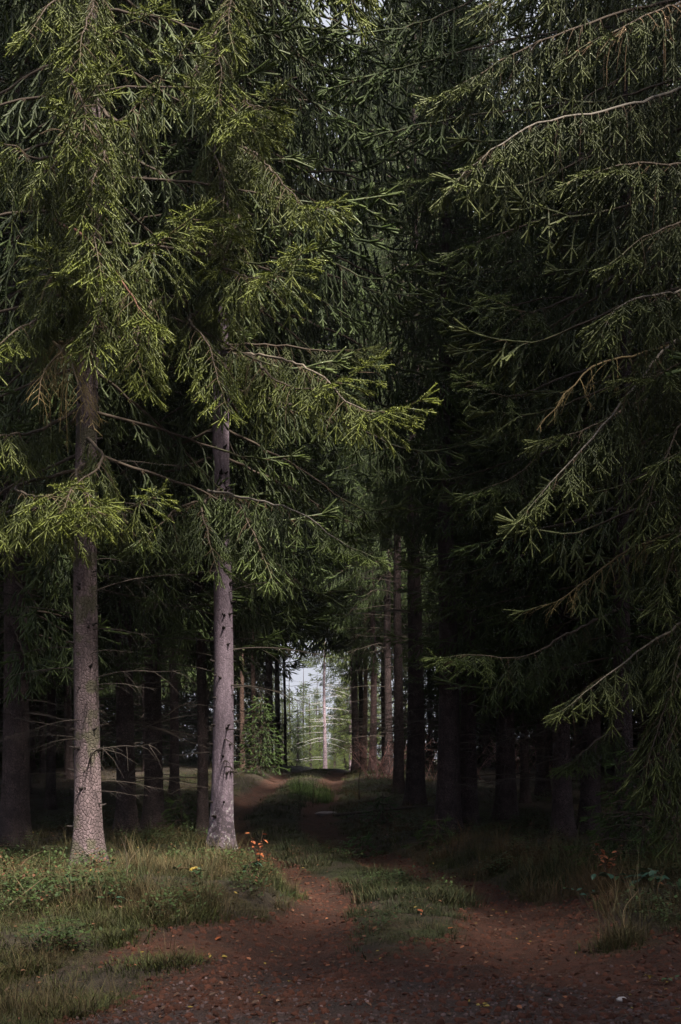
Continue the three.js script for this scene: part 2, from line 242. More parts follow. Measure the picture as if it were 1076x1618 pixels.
// path: points from trunk to tip. Hanging side twigs carry shoots; the tip ends in a fan that points forward and up.
function makeBranch(path, o) {
  const { seed = 1, pend = 0.6, n = NEAR, from = 0.10, step = 0.072, thick = 0.02, needle = 1, twigCol = BROWN, shoot = 1, sideMax = 0.55, bareTwig = 0.12, wood = true } = o;
  const rng = rngOf(seed), G = new Geo(8000), T = new Tube(), c = new THREE.CatmullRomCurve3(path), L = c.getLength(), up = V(0, 1, 0);
  const nd = { ...n, density: n.density * needle };
  const seg = Math.max(8, Math.round(L / 0.18)), pts = c.getSpacedPoints(seg);
  for (const p of pts.slice(1, -1)) p.add(V(rng() - 0.5, rng() - 0.5, rng() - 0.5).multiplyScalar(0.03));
  const limbCol = o.limbCol ?? [0.065, 0.048, 0.038];
  if (wood) T.add(pts, (t) => thick * (1 - t) ** 0.8 + 0.003, limbCol, n === FARN ? 3 : 6);
  const mixc = (f) => [0, 1, 2].map((k) => lerp(OLD[k], FRESH[k], f));
  const main = new THREE.CatmullRomCurve3(pts), count = Math.round(L * (1 - from) / step), p = V(), t = V(), s = V(), dir = V(), q = V(), lat = V(), e = V(), sd = V();
  const twig = (p0, d0, len, grav, tipFresh, hang) => {
    const ss = n === FARN ? 0.16 : n === MIDN || n === EDGE ? 0.09 : n === NEAR ? 0.056 : 0.05, m = Math.max(2, Math.round(len / ss)), line = [p0.clone()];
    dir.copy(d0).normalize(); q.copy(p0);
    const isBare = rng() < bareTwig, fresh = rng() * 0.45;
    for (let k = 0; k < m; k++) {
      const a = q.clone();
      dir.y -= grav * ss; dir.x += (rng() - 0.5) * 0.16; dir.z += (rng() - 0.5) * 0.16; dir.normalize();
      q.addScaledVector(dir, ss); line.push(q.clone());
      const w = k / m;
      if (!isBare) { if (w > 0.12) needleRun(G, a, q, nd, mixc(clamp(fresh + 0.5 * w * tipFresh + (rng() - 0.5) * 0.2)), rng); }
      if (w > 0.12 && k < m - 1 && !(isBare && rng() < 0.5)) for (const sg of hang ? [rng() < 0.5 ? -1 : 1] : [-1, 1]) {
        if (rng() < 0.12) continue;
        const sl = shoot * (n === NEAR ? (hang ? 1.1 : 1.3) : 1) * (0.035 + 0.08 * rng()) * (1 - 0.45 * w) * (hang ? 0.85 : 1.15);
        lat.crossVectors(dir, Math.abs(dir.y) > 0.8 ? sd.set(Math.cos(k * 2.4 + seed), 0, Math.sin(k * 2.4 + seed)) : up).normalize().multiplyScalar(sg);
        sd.copy(dir).multiplyScalar(0.8).addScaledVector(lat, 0.35 + 0.5 * rng()); sd.y -= hang ? 0.5 : 0.15 + 0.4 * rng(); sd.normalize();
        e.copy(q).addScaledVector(sd, sl);
        if (!isBare) needleRun(G, q, e, nd, mixc(clamp(fresh + 0.25 * tipFresh + 0.3 * rng())), rng);
        if (wood && n === NEAR && (isBare || rng() < 0.3)) T.add([q.clone(), e.clone()], [0.0016, 0.001], twigCol, 3);
      }
    }
    if (wood && n !== FARN) T.add(line, (x) => 0.0034 * (1 - x) + 0.0011, twigCol, 3);
    if (!isBare) { // end shoots
      for (const sg of [-1, 0, 1]) { lat.crossVectors(dir, up); if (lat.lengthSq() < 0.05) lat.set(1, 0, 0); lat.normalize(); sd.copy(dir).addScaledVector(lat, sg * 0.7).normalize(); e.copy(q).addScaledVector(sd, shoot * (n === NEAR ? 1.3 : 1) * (0.08 + 0.06 * rng())); needleRun(G, q, e, nd, mixc(clamp(0.35 + 0.55 * tipFresh + 0.2 * rng())), rng); }
    }
  };
  for (let i = 0; i < count; i++) {
    const w = from + (1 - from) * (i + rng() * 0.6) / count; if (w > 0.995) continue;
    main.getPointAt(w, p); main.getTangentAt(w, t); s.crossVectors(t, up).normalize();
    const sg = i % 2 ? 1 : -1, R = L * (1 - w), tip = smooth(w, 0.62, 0.95);
    if (rng() < lerp(0.68, 0.25, tip) && pend > 0.1) { // hanging curtain twig
      const len = pend * (0.45 + 0.65 * rng()) * (0.45 + 0.55 * smooth(w, from, 0.4)) * (1 - 0.55 * tip);
      const d0 = V().copy(t).multiplyScalar(0.35).addScaledVector(s, sg * (0.3 + 0.7 * rng())); d0.y -= 0.35;
      twig(p.clone(), d0, len, 7, tip, true);
    }
    if (rng() < lerp(0.55, 1, tip)) { // side spray, in the plane of the branch, drooping at its end
      const len = Math.min(sideMax, 0.10 + 0.5 * R) * (0.7 + 0.4 * rng());
      const d0 = V().copy(t).multiplyScalar(0.72).addScaledVector(s, sg * (0.62 + 0.2 * rng())); d0.y += lerp(-0.25, 0.06, tip) - 0.25 * rng();
      twig(p.clone(), d0, len, lerp(2.6, 0.9, tip), 0.35 + 0.65 * tip, false);
    }
  }
  for (let k = Math.floor(pts.length * 0.6); k < pts.length - 1; k++) needleRun(G, pts[k], pts[k + 1], nd, mixc(0.5 + 0.4 * rng()), rng);
  const end = pts[pts.length - 1], et = main.getTangentAt(1).clone();
  for (let k = 0; k < 5; k++) { const d0 = et.clone().add(V(rng() - 0.5, rng() - 0.5, rng() - 0.5).multiplyScalar(k ? 1.1 : 0.1)); needleRun(G, end, end.clone().addScaledVector(d0.normalize(), shoot * (0.14 + 0.08 * rng())), nd, mixc(0.9), rng); }
  return { wood: T.build(), needles: G.build() };
}
function makeDead(Len, seed, droop = 0.3, twigs = 8, col = [0.046, 0.036, 0.031], sides = 4, T = new Tube(), from = V(0, 0, 0), dir = V(1, 0.15, 0), th = 0.0075) {
  const rng = rngOf(seed), pts = [from.clone()], d = dir.clone().normalize(), q = from.clone(), n = 9;
  for (let k = 0; k < n; k++) { d.y -= droop * Len / n * (0.6 + 0.6 * rng()) - (k > n * 0.65 ? 0.1 : 0); d.x += (rng() - 0.5) * 0.12; d.z += (rng() - 0.5) * 0.2; d.normalize(); q.addScaledVector(d, Len / n); pts.push(q.clone()); }
  T.add(pts, (t) => th * (1 - t) + 0.0022, col, sides);
  for (let k = 0; k < twigs; k++) {
    const i = 2 + Math.floor(rng() * (n - 2)), b = pts[i], e = V().subVectors(pts[Math.min(n, i + 1)], b).normalize(), tl = (0.15 + 0.45 * rng()) * Math.min(1, Len / 1.6), a = V(rng() - 0.5, (rng() - 0.75) * 0.9, rng() - 0.5).multiplyScalar(1.5);
    e.add(a).normalize(); const m = b.clone().addScaledVector(e, tl * 0.5); e.y -= 0.35; const f = m.clone().addScaledVector(e.normalize(), tl * 0.55);
    T.add([b.clone(), m, f], [0.0034, 0.0024, 0.0013], col, 3);
  }
  return T;
}

// ------------------------------------------------------------------ trunks
function trunkGeo(r0, h, seed, { seg = 18, rows = 60, uv = [0.8, 1.6], lean = [0, 0], flare = 0.38, top = 0.06, whole = false, upTo = h } = {}) {
  const rng = rngOf(seed), pos = [], uvs = [], idx = [], rep = whole ? 1 : Math.max(1, Math.round(2 * Math.PI * r0 / uv[0])), ph = rng() * 9;
  for (let j = 0; j <= rows; j++) {
    const v = j / rows, y = -0.35 + (upTo + 0.35) * v ** 1.5, yy = Math.max(0, y), base = r0 * lerp(1, top, (yy / h) ** 0.85) + r0 * flare * Math.exp(-yy / 0.28);
    const cx = lean[0] * yy + 0.03 * Math.sin(yy * 0.7 + ph), cz = lean[1] * yy + 0.03 * Math.cos(yy * 0.6 + ph);
    for (let i = 0; i <= seg; i++) {
      const a = (i % seg) / seg * 2 * Math.PI, lobe = 1 + 0.20 * Math.exp(-yy / 0.25) * Math.sin(a * 5 + ph) + 0.05 * (fbm(Math.cos(a) * 2 + ph * 3 + 5, Math.sin(a) * 2 + y * 1.5, 3) - 0.5);
      pos.push(cx + Math.cos(a) * base * lobe, y, cz + Math.sin(a) * base * lobe); uvs.push(i / seg * rep, whole ? y / 8 : y / uv[1]);
    }
  }
  for (let j = 0; j < rows; j++) for (let i = 0; i < seg; i++) { const a = j * (seg + 1) + i, b = a + seg + 1; idx.push(a, b, a + 1, a + 1, b, b + 1); }
  const g = new THREE.BufferGeometry(); g.setAttribute('position', new THREE.Float32BufferAttribute(pos, 3)); g.setAttribute('uv', new THREE.Float32BufferAttribute(uvs, 2)); g.setIndex(idx); g.computeVertexNormals();
  g.userData.axis = (y) => V(lean[0] * y + 0.03 * Math.sin(y * 0.7 + ph), y, lean[1] * y + 0.03 * Math.cos(y * 0.6 + ph));
  g.userData.radius = (y) => r0 * lerp(1, top, (y / h) ** 0.85) + r0 * flare * Math.exp(-y / 0.28);
  return g;
}

// ------------------------------------------------------------------ background crowns: a few, shared between trees
const merge = (list) => { const g = mergeGeometries(list, false); return g; };
function crownGeo(seed, h0, h1, rad, n = FARN, step = 0.10, whorl = 0.42, perWhorl = 5, o = {}) {
  const rng = rngOf(seed), parts = [], woods = [];
  for (let y = h0; y < h1 - 0.3; y += whorl * (0.8 + 0.4 * rng())) {
    const f = o.flat ? 0.72 + 0.28 * (h1 - y) / (h1 - h0) : clamp((h1 - y) / (h1 - h0)), len0 = rad * (0.12 + 0.95 * f ** 0.75) * (0.75 + 0.25 * smooth(y, h0, h0 + 1.5)), a0 = rng() * 6.28;
    for (let k = 0; k < perWhorl; k++) {
      const a = a0 + k / perWhorl * 6.283 + (rng() - 0.5) * 0.7; if (o.skip?.(y, a)) continue; const len = len0 * (0.7 + 0.5 * rng()), c = Math.cos(a), s = Math.sin(a), dr = (0.10 + 0.22 * rng()) * len * f;
      const pt = (r, dy) => V(c * r, y + dy, s * r);
      const b = makeBranch([pt(0.05, 0), pt(len * 0.4, 0.10 * len * (1 - f) - dr * 0.45), pt(len * 0.78, -dr), pt(len, -dr * 0.9 + 0.05)], { seed: seed * 977 + Math.floor(y * 53) + k * 7, pend: (o.pend ?? 0.5) * Math.min(1, len / 1.5), n, step, thick: 0.02, shoot: n === FARN ? 1.5 : 1.35, bareTwig: 0.05, from: 0.14 });
      parts.push(b.needles); woods.push(b.wood);
    }
  }
  return { needles: merge(parts), wood: merge(woods) };
}
const crowns = [];
for (let k = 0; k < 3; k++) crowns.push(crownGeo(11 + k * 5, 3.6 + k * 0.5, 21 + k * 1.4, 3.1 + 0.18 * k, FARN, 0.11));
const deadSets = [0, 1, 2, 3].map((k) => { // bare lower branches of a background trunk
  const T = new Tube(), r = rngOf(300 + k);
  for (let i = 0; i < 46; i++) { const a = r() * 6.283, y = 0.9 + 5.2 * r(); makeDead(0.7 + 1.5 * r(), 400 + k * 60 + i, 0.25, 5, [0.055, 0.042, 0.036], 3, T, V(Math.cos(a) * 0.08, y, Math.sin(a) * 0.08), V(Math.cos(a), 0.25 * (r() - 0.3), Math.sin(a)), 0.010); }
  return T.build();
});
let crownTurn = 0; const known = [];
function plainSpruce(x, d, dia, label, group, o = {}) {
  const r = rngOf(Math.round(x * 131 + d * 977)), k = (o.crown ?? crownTurn++) % 3, sc = o.scale ?? (0.9 + 0.2 * r());
  const t = thing('spruce_tree', label, 'spruce tree', V(x, H(x, d) - 0.02, -d), group);
  known.push([x, d]);
  const hgt = (21 + k * 1.4) * sc;
  mesh('trunk', trunkGeo(dia / 2, hgt, Math.round(d * 31 + x * 17), { seg: 14, rows: 34, lean: [(r() - 0.5) * 0.012, (r() - 0.5) * 0.01] }), o.bark ?? M.bark, t);
  const c = mesh('crown', crowns[k].needles, o.needles ?? M.needlesDeepShaded, t), w = mesh('crown_limbs', crowns[k].wood, M.wood, t);
  const a = r() * 6.283; for (const m of [c, w]) { m.rotation.y = a; m.scale.set(sc * (o.slim ?? 1), sc, sc * (o.slim ?? 1)); if (o.lift) m.position.y = o.lift; }
  if (o.dead !== false) { const m = mesh('dead_twigs', deadSets[Math.floor(r() * 4)], o.deadMat ?? M.wood, t); m.rotation.y = r() * 6.283; m.userData.kind = 'stuff'; }
  return t;
}

// ------------------------------------------------------------------ the trees at the edge of the wood, branch by branch
const SMALL = { density: 90, len: 0.022, width: 0.009, core: 0.006 };
const EDGE = { density: 60, len: 0.034, width: 0.011, core: 0.016 };
const edgeCrowns = [31, 47].map((sd) => crownGeo(sd, 4.6, 13.6, 3.3, EDGE, 0.15, 0.5, 5, { pend: 0.6, flat: true, skip: (y, a) => y < 11.5 && Math.sin(a) > (y < 6.7 ? 0.05 : 0.35) }));
const deadVariants = Array.from({ length: 8 }, (_, k) => makeDead(1.7, 50 + k, 0.28 + 0.05 * (k % 3), 9).build());
const stubGeo = (() => { const T = new Tube(); T.add([V(-0.03, 0, 0), V(0.0, 0, 0), V(0.012, 0.003, 0), V(0.05, 0.01, 0.004)], [0.020, 0.019, 0.010, 0.007], [0.022, 0.016, 0.016], 6); return T.build(); })();
function edgeSpruce(px, d, dia, label, o) {
  const x = xAt(px, d), base = V(x, H(x, d) - 0.02, -d), t = thing('spruce_tree', label, 'spruce tree', base), rng = rngOf(o.seed);
  const g = trunkGeo(dia / 2, 24, o.seed, { seg: 40, rows: 160, lean: o.lean ?? [0, 0], whole: !!o.whole, flare: o.flare ?? 0.42 });
  mesh('trunk', g, o.bark, t);
  const place = (m, y, az, tilt, sc, off = 0.9) => { const a = g.userData.axis(y), r = g.userData.radius(y) * off; m.position.set(a.x + Math.cos(az) * r, y, a.z - Math.sin(az) * r); m.rotation.set(0, az, tilt, 'YXZ'); m.scale.setScalar(sc); return m; };
  for (const h of o.heroes ?? []) { // branches the photograph shows one by one, along its sight lines
    const pts = h.path.map(([a, b, c]) => at(a, b, c).sub(base));
    const ax = g.userData.axis(pts[0].y); pts[0].set(ax.x, pts[0].y, ax.z);
    const b = makeBranch(pts, { seed: o.seed * 37 + Math.round(h.path[1][0] + h.path[1][1]), ...h });
    const m = mesh('branch', b.wood, M.wood, t); if (h.needle !== 0) mesh('needles', b.needles, h.mat ?? o.needles, m);
    if (h.label) m.userData.label = h.label;
  }
  const fill = edgeCrowns[o.seed % 2]; for (const m of [mesh('crown', fill.needles, o.fillNeedles ?? o.needles, t), mesh('crown_limbs', fill.wood, M.wood, t)]) { m.rotation.y = o.turn ?? 0; m.position.y = o.lift ?? 0; m.scale.set(1, o.squat ?? 1, 1); }
  const top = crowns[o.seed % 3]; for (const m of [mesh('crown_top', top.needles, o.fillNeedles ?? o.needles, t), mesh('top_limbs', top.wood, M.wood, t)]) { m.position.copy(g.userData.axis(o.topAt ?? 10.4)); m.rotation.y = o.seed; m.scale.setScalar(o.top ?? 0.66); }
  for (let i = 0; i < (o.dead ?? 0); i++) { const y = lerp(0.9, o.deadTo ?? 4.4, (i + rng()) / o.dead); place(mesh('dead_branch', deadVariants[i % 8], M.wood, t), y, rng() * 6.283, (rng() - 0.4) * 0.4, 0.45 + 0.6 * rng()); }
  if (o.stubs) for (let y = 0.5; y < 8; y += 0.16 + 0.12 * rng()) for (let k = 0; k < 2 + rng() * 3; k++) place(mesh('branch_stub', stubGeo, M.wood, t), y + (rng() - 0.5) * 0.06, rng() * 6.283, 0.3 * (rng() - 0.5), 0.6 + 0.9 * rng(), 0.99);
  return t;
}
const PALE_LIMB = [0.15, 0.132, 0.12], YELLOW_TWIG = [0.17, 0.125, 0.05];

// left pair
edgeSpruce(135, 13.9, 0.345, 'purplish grey trunked spruce on the left bank, its boughs reaching the left edge', {
  seed: 5, bark: M.barkLeft, whole: true, needles: M.needlesLeftSunny, fillNeedles: M.needles, dead: 30, deadTo: 5, stubs: true, lean: [0.006, 0],
  heroes: [
    { path: [[137, -40, 13.9], [150, 0, 12.2], [130, 60, 11.5], [125, 112, 11.3]], pend: 0.7 },
    { path: [[137, 730, 13.9], [120, 755, 12.2], [140, 790, 11.5], [150, 830, 11.2]], pend: 0.6 },
    { path: [[137, 690, 13.9], [160, 730, 12.4], [110, 780, 11.6], [95, 830, 11.3]], pend: 0.6 },
    { path: [[137, 450, 13.9], [160, 470, 12.2], [150, 520, 11.5], [140, 560, 11.3]], pend: 0.5 },
    { path: [[137, 200, 13.9], [170, 230, 12.2], [145, 290, 11.5], [130, 345, 11.3]], pend: 0.8 },
    { path: [[137, 290, 13.9], [165, 320, 12.2], [150, 380, 11.3], [160, 440, 11]], pend: 0.8 },
    { path: [[137, 60, 13.9], [110, 110, 12.2], [135, 190, 11.4], [120, 250, 11.1]], pend: 0.8 },
    { path: [[137, -60, 13.9], [120, -30, 12.4], [70, 20, 11.6], [40, 60, 11.3]], pend: 0.8 },
    { path: [[137, 420, 13.9], [180, 440, 13], [235, 402, 12], [270, 368, 11.5], [316, 335, 11.2]], pend: 0.8, limbCol: [0.12, 0.065, 0.05] },
    { path: [[137, 330, 13.9], [85, 340, 13.2], [140, 380, 12.2], [190, 440, 11.6], [215, 480, 11.3], [245, 515, 11.1]], pend: 0.9, limbCol: [0.17, 0.075, 0.06] },
    { path: [[137, 180, 13.9], [85, 260, 13.2], [75, 260, 12], [110, 195, 11.2], [172, 110, 10.8]], pend: 0.8 },
    { path: [[137, 150, 13.9], [180, 190, 13.5], [225, 160, 12.6], [265, 110, 12], [302, 65, 11.7]], pend: 0.8 },
    { path: [[137, 60, 13.9], [100, 80, 13.5], [150, 70, 12.4], [200, 40, 11.8], [248, 15, 11.6]], pend: 0.7 },
    { path: [[137, 240, 13.9], [60, 250, 13.5], [20, 230, 12.4], [-30, 220, 12]], pend: 0.8 },
    { path: [[137, 520, 13.9], [110, 480, 13.2], [85, 440, 12], [74, 395, 11.5]], pend: 0.5 },
    { path: [[137, 500, 13.9], [80, 500, 13.4], [30, 520, 12.2], [-20, 560, 11.7]], pend: 0.6 },
    { path: [[137, 470, 13.9], [70, 440, 13.4], [110, 440, 12], [128, 433, 11.6]], pend: 0.5 },
    { path: [[137, 640, 13.9], [60, 680, 13.4], [0, 690, 12.3], [-40, 720, 11.9]], pend: 0.5 },
    { path: [[137, 770, 13.9], [40, 800, 13.4], [70, 802, 12], [130, 805, 11.3], [165, 795, 11.1]], pend: 0.5 },
    { path: [[137, 780, 13.9], [175, 800, 13.5], [215, 797, 12.8], [250, 780, 12.4]], pend: 0.45 },
    { path: [[137, 740, 13.9], [30, 765, 13], [55, 785, 12], [85, 780, 11.4], [108, 768, 11.2]], pend: 0.5 },
    { path: [[137, 760, 13.9], [20, 800, 13.5], [-20, 830, 12.5], [-50, 850, 12]], pend: 0.7 },
    { path: [[137, 560, 13.9], [90, 540, 13.4], [110, 570, 12.3], [130, 620, 11.9], [150, 680, 11.7]], pend: 0.9, needle: 0, bareTwig: 1, twigCol: YELLOW_TWIG, limbCol: [0.12, 0.085, 0.05], step: 0.05, label: 'bare yellowish twigs hanging below the lit boughs' },
    { path: [[137, 545, 13.9], [160, 520, 13.8], [110, 540, 12.6], [70, 590, 12.1], [60, 640, 11.9]], pend: 0.9, needle: 0, bareTwig: 1, twigCol: YELLOW_TWIG, limbCol: [0.12, 0.085, 0.05], step: 0.05, label: 'tangle of bare ochre twigs over the trunk' },
  ],
});
edgeSpruce(349, 16.2, 0.325, 'smooth mauve trunked spruce with dark knots beside the track, lichen at its foot', {
  seed: 8, topAt: 9.3, top: 0.85, bark: M.barkMiddle, whole: true, needles: M.needlesLeftSunny, fillNeedles: M.needles, dead: 26, deadTo: 5, stubs: true, lean: [0.004, 0],
  heroes: [
    { path: [[355, 560, 16.2], [420, 562, 14.6], [500, 590, 13], [565, 645, 12.1], [615, 652, 11.8], [664, 632, 11.6]], pend: 0.62, limbCol: [0.17, 0.14, 0.12] },
    { path: [[355, 550, 16.2], [395, 562, 14.8], [445, 605, 13.5], [505, 615, 12.9], [555, 595, 12.6], [594, 570, 12.4]], pend: 0.85 },
    { path: [[355, 545, 16.2], [430, 545, 15.6], [520, 555, 15.2], [582, 550, 15]], pend: 0.35, mat: M.needlesRight },
    { path: [[355, 440, 16.2], [345, 418, 14], [388, 437, 12.6], [435, 434, 11.9], [480, 398, 11.5]], pend: 0.95 },
    { path: [[355, 500, 16.2], [300, 500, 14], [330, 550, 12.8], [350, 620, 12.3], [365, 655, 12.1]], pend: 0.7 },
    { path: [[355, 480, 16.2], [260, 470, 14.2], [225, 500, 13], [215, 560, 12.4], [235, 620, 12.1]], pend: 0.7 },
    { path: [[355, 150, 16.2], [370, 130, 14.5], [395, 165, 12.8], [415, 172, 12.2], [440, 145, 11.9]], pend: 0.7 },
    { path: [[355, 100, 16.2], [310, 110, 14], [360, 160, 13], [400, 205, 12.4], [432, 195, 12.2]], pend: 0.7 },
    { path: [[355, 230, 16.2], [400, 240, 14.8], [450, 292, 13.6], [490, 330, 13.1], [529, 322, 12.8]], pend: 0.6 },
    { path: [[355, 20, 16.2], [340, 60, 14], [350, 120, 13], [345, 172, 12.7]], pend: 0.7 },
    { path: [[355, -80, 16.2], [380, -40, 14], [360, 30, 13], [370, 82, 12.8]], pend: 0.7 },
    { path: [[355, 200, 16.2], [340, 240, 14.2], [355, 300, 13.4], [350, 352, 13.1]], pend: 0.7 },
    { path: [[355, -20, 16.2], [430, 0, 15.7], [500, 40, 15.4], [548, 70, 15.2]], pend: 0.7, mat: M.needlesDeepShaded, n: EDGE, step: 0.1 },
    { path: [[355, 100, 16.2], [420, 110, 16], [480, 150, 15.8], [530, 190, 15.6]], pend: 0.7, mat: M.needlesDeepShaded, n: EDGE, step: 0.1 },
    { path: [[355, 250, 16.2], [420, 270, 16], [480, 330, 15.8], [525, 382, 15.6]], pend: 0.7, mat: M.needlesDeepShaded, n: EDGE, step: 0.1 },
    { path: [[355, 330, 16.2], [430, 350, 16.1], [500, 400, 15.9], [600, 442, 15.6], [642, 425, 15.5]], pend: 0.7, mat: M.needlesDeepShaded, n: EDGE, step: 0.1 },
    { path: [[355, 400, 16.2], [430, 430, 16.1], [500, 470, 15.9], [562, 505, 15.7]], pend: 0.6, mat: M.needlesDeepShaded, n: EDGE, step: 0.1 },
    { path: [[355, 60, 16.2], [420, 50, 16], [470, 82, 15.8], [522, 112, 15.6]], pend: 0.8, mat: M.needlesDeepShaded, n: EDGE, step: 0.08 },
    { path: [[355, 160, 16.2], [430, 150, 16.3], [500, 165, 16.2], [562, 200, 16]], pend: 0.8, mat: M.needlesDeepShaded, n: EDGE, step: 0.08 },
    { path: [[355, 20, 16.2], [430, 60, 16.5], [480, 90, 16.6], [515, 60, 16.6]], pend: 0.8, mat: M.needlesDeepShaded, n: EDGE, step: 0.08 },
    { path: [[355, 380, 16.2], [330, 400, 14.4], [350, 450, 13.6], [352, 500, 13.3]], pend: 0.7 },
    { path: [[355, 330, 16.2], [375, 340, 14.4], [365, 380, 13.6], [345, 430, 13.2]], pend: 0.7 },
    { path: [[355, 300, 16.2], [300, 330, 14.2], [330, 360, 13.2], [370, 350, 12.8]], pend: 0.6 },
    { path: [[355, -300, 16.2], [440, -240, 13.5], [510, -130, 11.6], [545, -40, 10.9], [562, 25, 10.7]], pend: 0.5 },
    { path: [[355, 790, 16.2], [330, 775, 15], [400, 790, 13.9], [470, 808, 13.2], [530, 850, 12.8], [592, 882, 12.5]], pend: 0.95, limbCol: PALE_LIMB, mat: M.needles },
    { path: [[355, 800, 16.2], [300, 795, 14.8], [250, 830, 13.8], [210, 865, 13.4]], pend: 0.75, mat: M.needles },
    { path: [[355, 780, 16.2], [370, 790, 14.5], [400, 840, 13.5], [420, 890, 13.2], [430, 915, 13.1]], pend: 0.6, mat: M.needles },
    { path: [[355, 770, 16.2], [320, 800, 14.6], [330, 850, 13.6], [345, 905, 13.3]], pend: 0.5, mat: M.needles },
  ],
});
// right
edgeSpruce(1165, 13.6, 0.46, 'spruce at the right edge, its long boughs drooping over the track', {
  seed: 13, bark: M.bark, needles: M.needlesRight, top: 1.0, turn: 0, dead: 10, heroes: [
    { path: [[1165, 110, 13.6], [1076, 140, 12.7], [960, 175, 11.9], [850, 195, 11.5], [760, 250, 11.2], [702, 308, 11.1]], pend: 0.95, limbCol: PALE_LIMB, step: 0.06 },
    { path: [[1165, -10, 13.6], [1050, 5, 12.8], [920, 40, 12.2], [800, 90, 12], [720, 140, 11.9], [680, 157, 11.8]], pend: 0.9, step: 0.065 },
    { path: [[1165, -150, 13.6], [1050, -110, 12.8], [920, -70, 12.3], [830, -20, 12.1], [745, 25, 12]], pend: 0.8 },
    { path: [[1165, 10, 13.6], [1090, 0, 11.8], [1010, 30, 11], [950, 60, 10.8], [900, 90, 10.7]], pend: 0.9, bareTwig: 0.55, twigCol: [0.16, 0.10, 0.055] },
    { path: [[1165, 240, 13.6], [1076, 258, 12], [980, 262, 11.3], [930, 275, 11.1], [895, 290, 11]], pend: 0.75, bareTwig: 0.25, twigCol: [0.15, 0.10, 0.06] },
    { path: [[1165, 440, 13.6], [1076, 460, 11.8], [1000, 474, 11], [965, 495, 10.8], [950, 532, 10.7]], pend: 1.0, limbCol: PALE_LIMB, step: 0.06 },
    { path: [[1165, 480, 13.6], [1060, 545, 12.2], [1000, 612, 11.5], [930, 700, 11], [860, 772, 10.8], [818, 826, 10.7]], pend: 0.9, limbCol: PALE_LIMB, step: 0.06 },
    { path: [[1165, 600, 13.6], [1000, 640, 12.7], [920, 682, 12.2], [853, 697, 12]], pend: 0.4 },
    { path: [[1165, 520, 13.6], [1100, 560, 11.6], [1040, 590, 11.1], [985, 600, 10.9]], pend: 0.8 },
    { path: [[1165, 700, 13.6], [1110, 705, 11.2], [1070, 715, 10.7], [1042, 735, 10.6]], pend: 0.6 },
    { path: [[1165, 830, 13.6], [1120, 830, 11.2], [1080, 840, 10.8], [1058, 855, 10.7]], pend: 0.5 },
    { path: [[1165, 930, 13.6], [1076, 985, 12], [1010, 1030, 11.4], [940, 1082, 11], [884, 1126, 10.8]], pend: 0.85, limbCol: [0.2, 0.17, 0.14], step: 0.065 },
    { path: [[1165, 990, 13.6], [1090, 1040, 11.7], [1055, 1110, 11.2], [1030, 1180, 11], [1020, 1240, 10.9]], pend: 0.6 },
    { path: [[1165, 1040, 13.6], [1100, 1080, 11.4], [1060, 1160, 11], [1040, 1262, 10.8]], pend: 0.7 },
    { path: [[1165, 1100, 13.6], [1110, 1150, 11.2], [1078, 1240, 10.9], [1066, 1330, 10.8]], pend: 0.5 },
    { path: [[1165, 620, 13.6], [1090, 650, 11.4], [1035, 760, 11], [1010, 842, 10.9]], pend: 0.8 },
    { path: [[1165, 760, 13.6], [1100, 790, 11.4], [1060, 880, 11], [1040, 960, 10.9]], pend: 0.8 },
    { path: [[1165, 330, 13.6], [1080, 350, 11.6], [1010, 380, 11.1], [960, 420, 11]], pend: 0.8 },
    { path: [[1165, 930, 13.6], [1110, 960, 11.4], [1075, 1020, 11], [1060, 1100, 10.8]], pend: 0.6 },
    { path: [[1165, 830, 13.6], [1010, 860, 12.5], [950, 900, 12], [880, 950, 11.7], [828, 966, 11.6]], pend: 0.4, needle: 0.5, bareTwig: 0.75, twigCol: YELLOW_TWIG, limbCol: [0.10, 0.072, 0.034], label: 'half bare bough with ochre twigs' },
    { path: [[1165, 520, 13.6], [1010, 560, 12.8], [930, 585, 12.3], [880, 640, 12.1], [848, 680, 12]], pend: 0.3, needle: 0, bareTwig: 1, twigCol: YELLOW_TWIG, limbCol: [0.10, 0.072, 0.034], step: 0.12, label: 'bare curved ochre bough' },
  ],
});
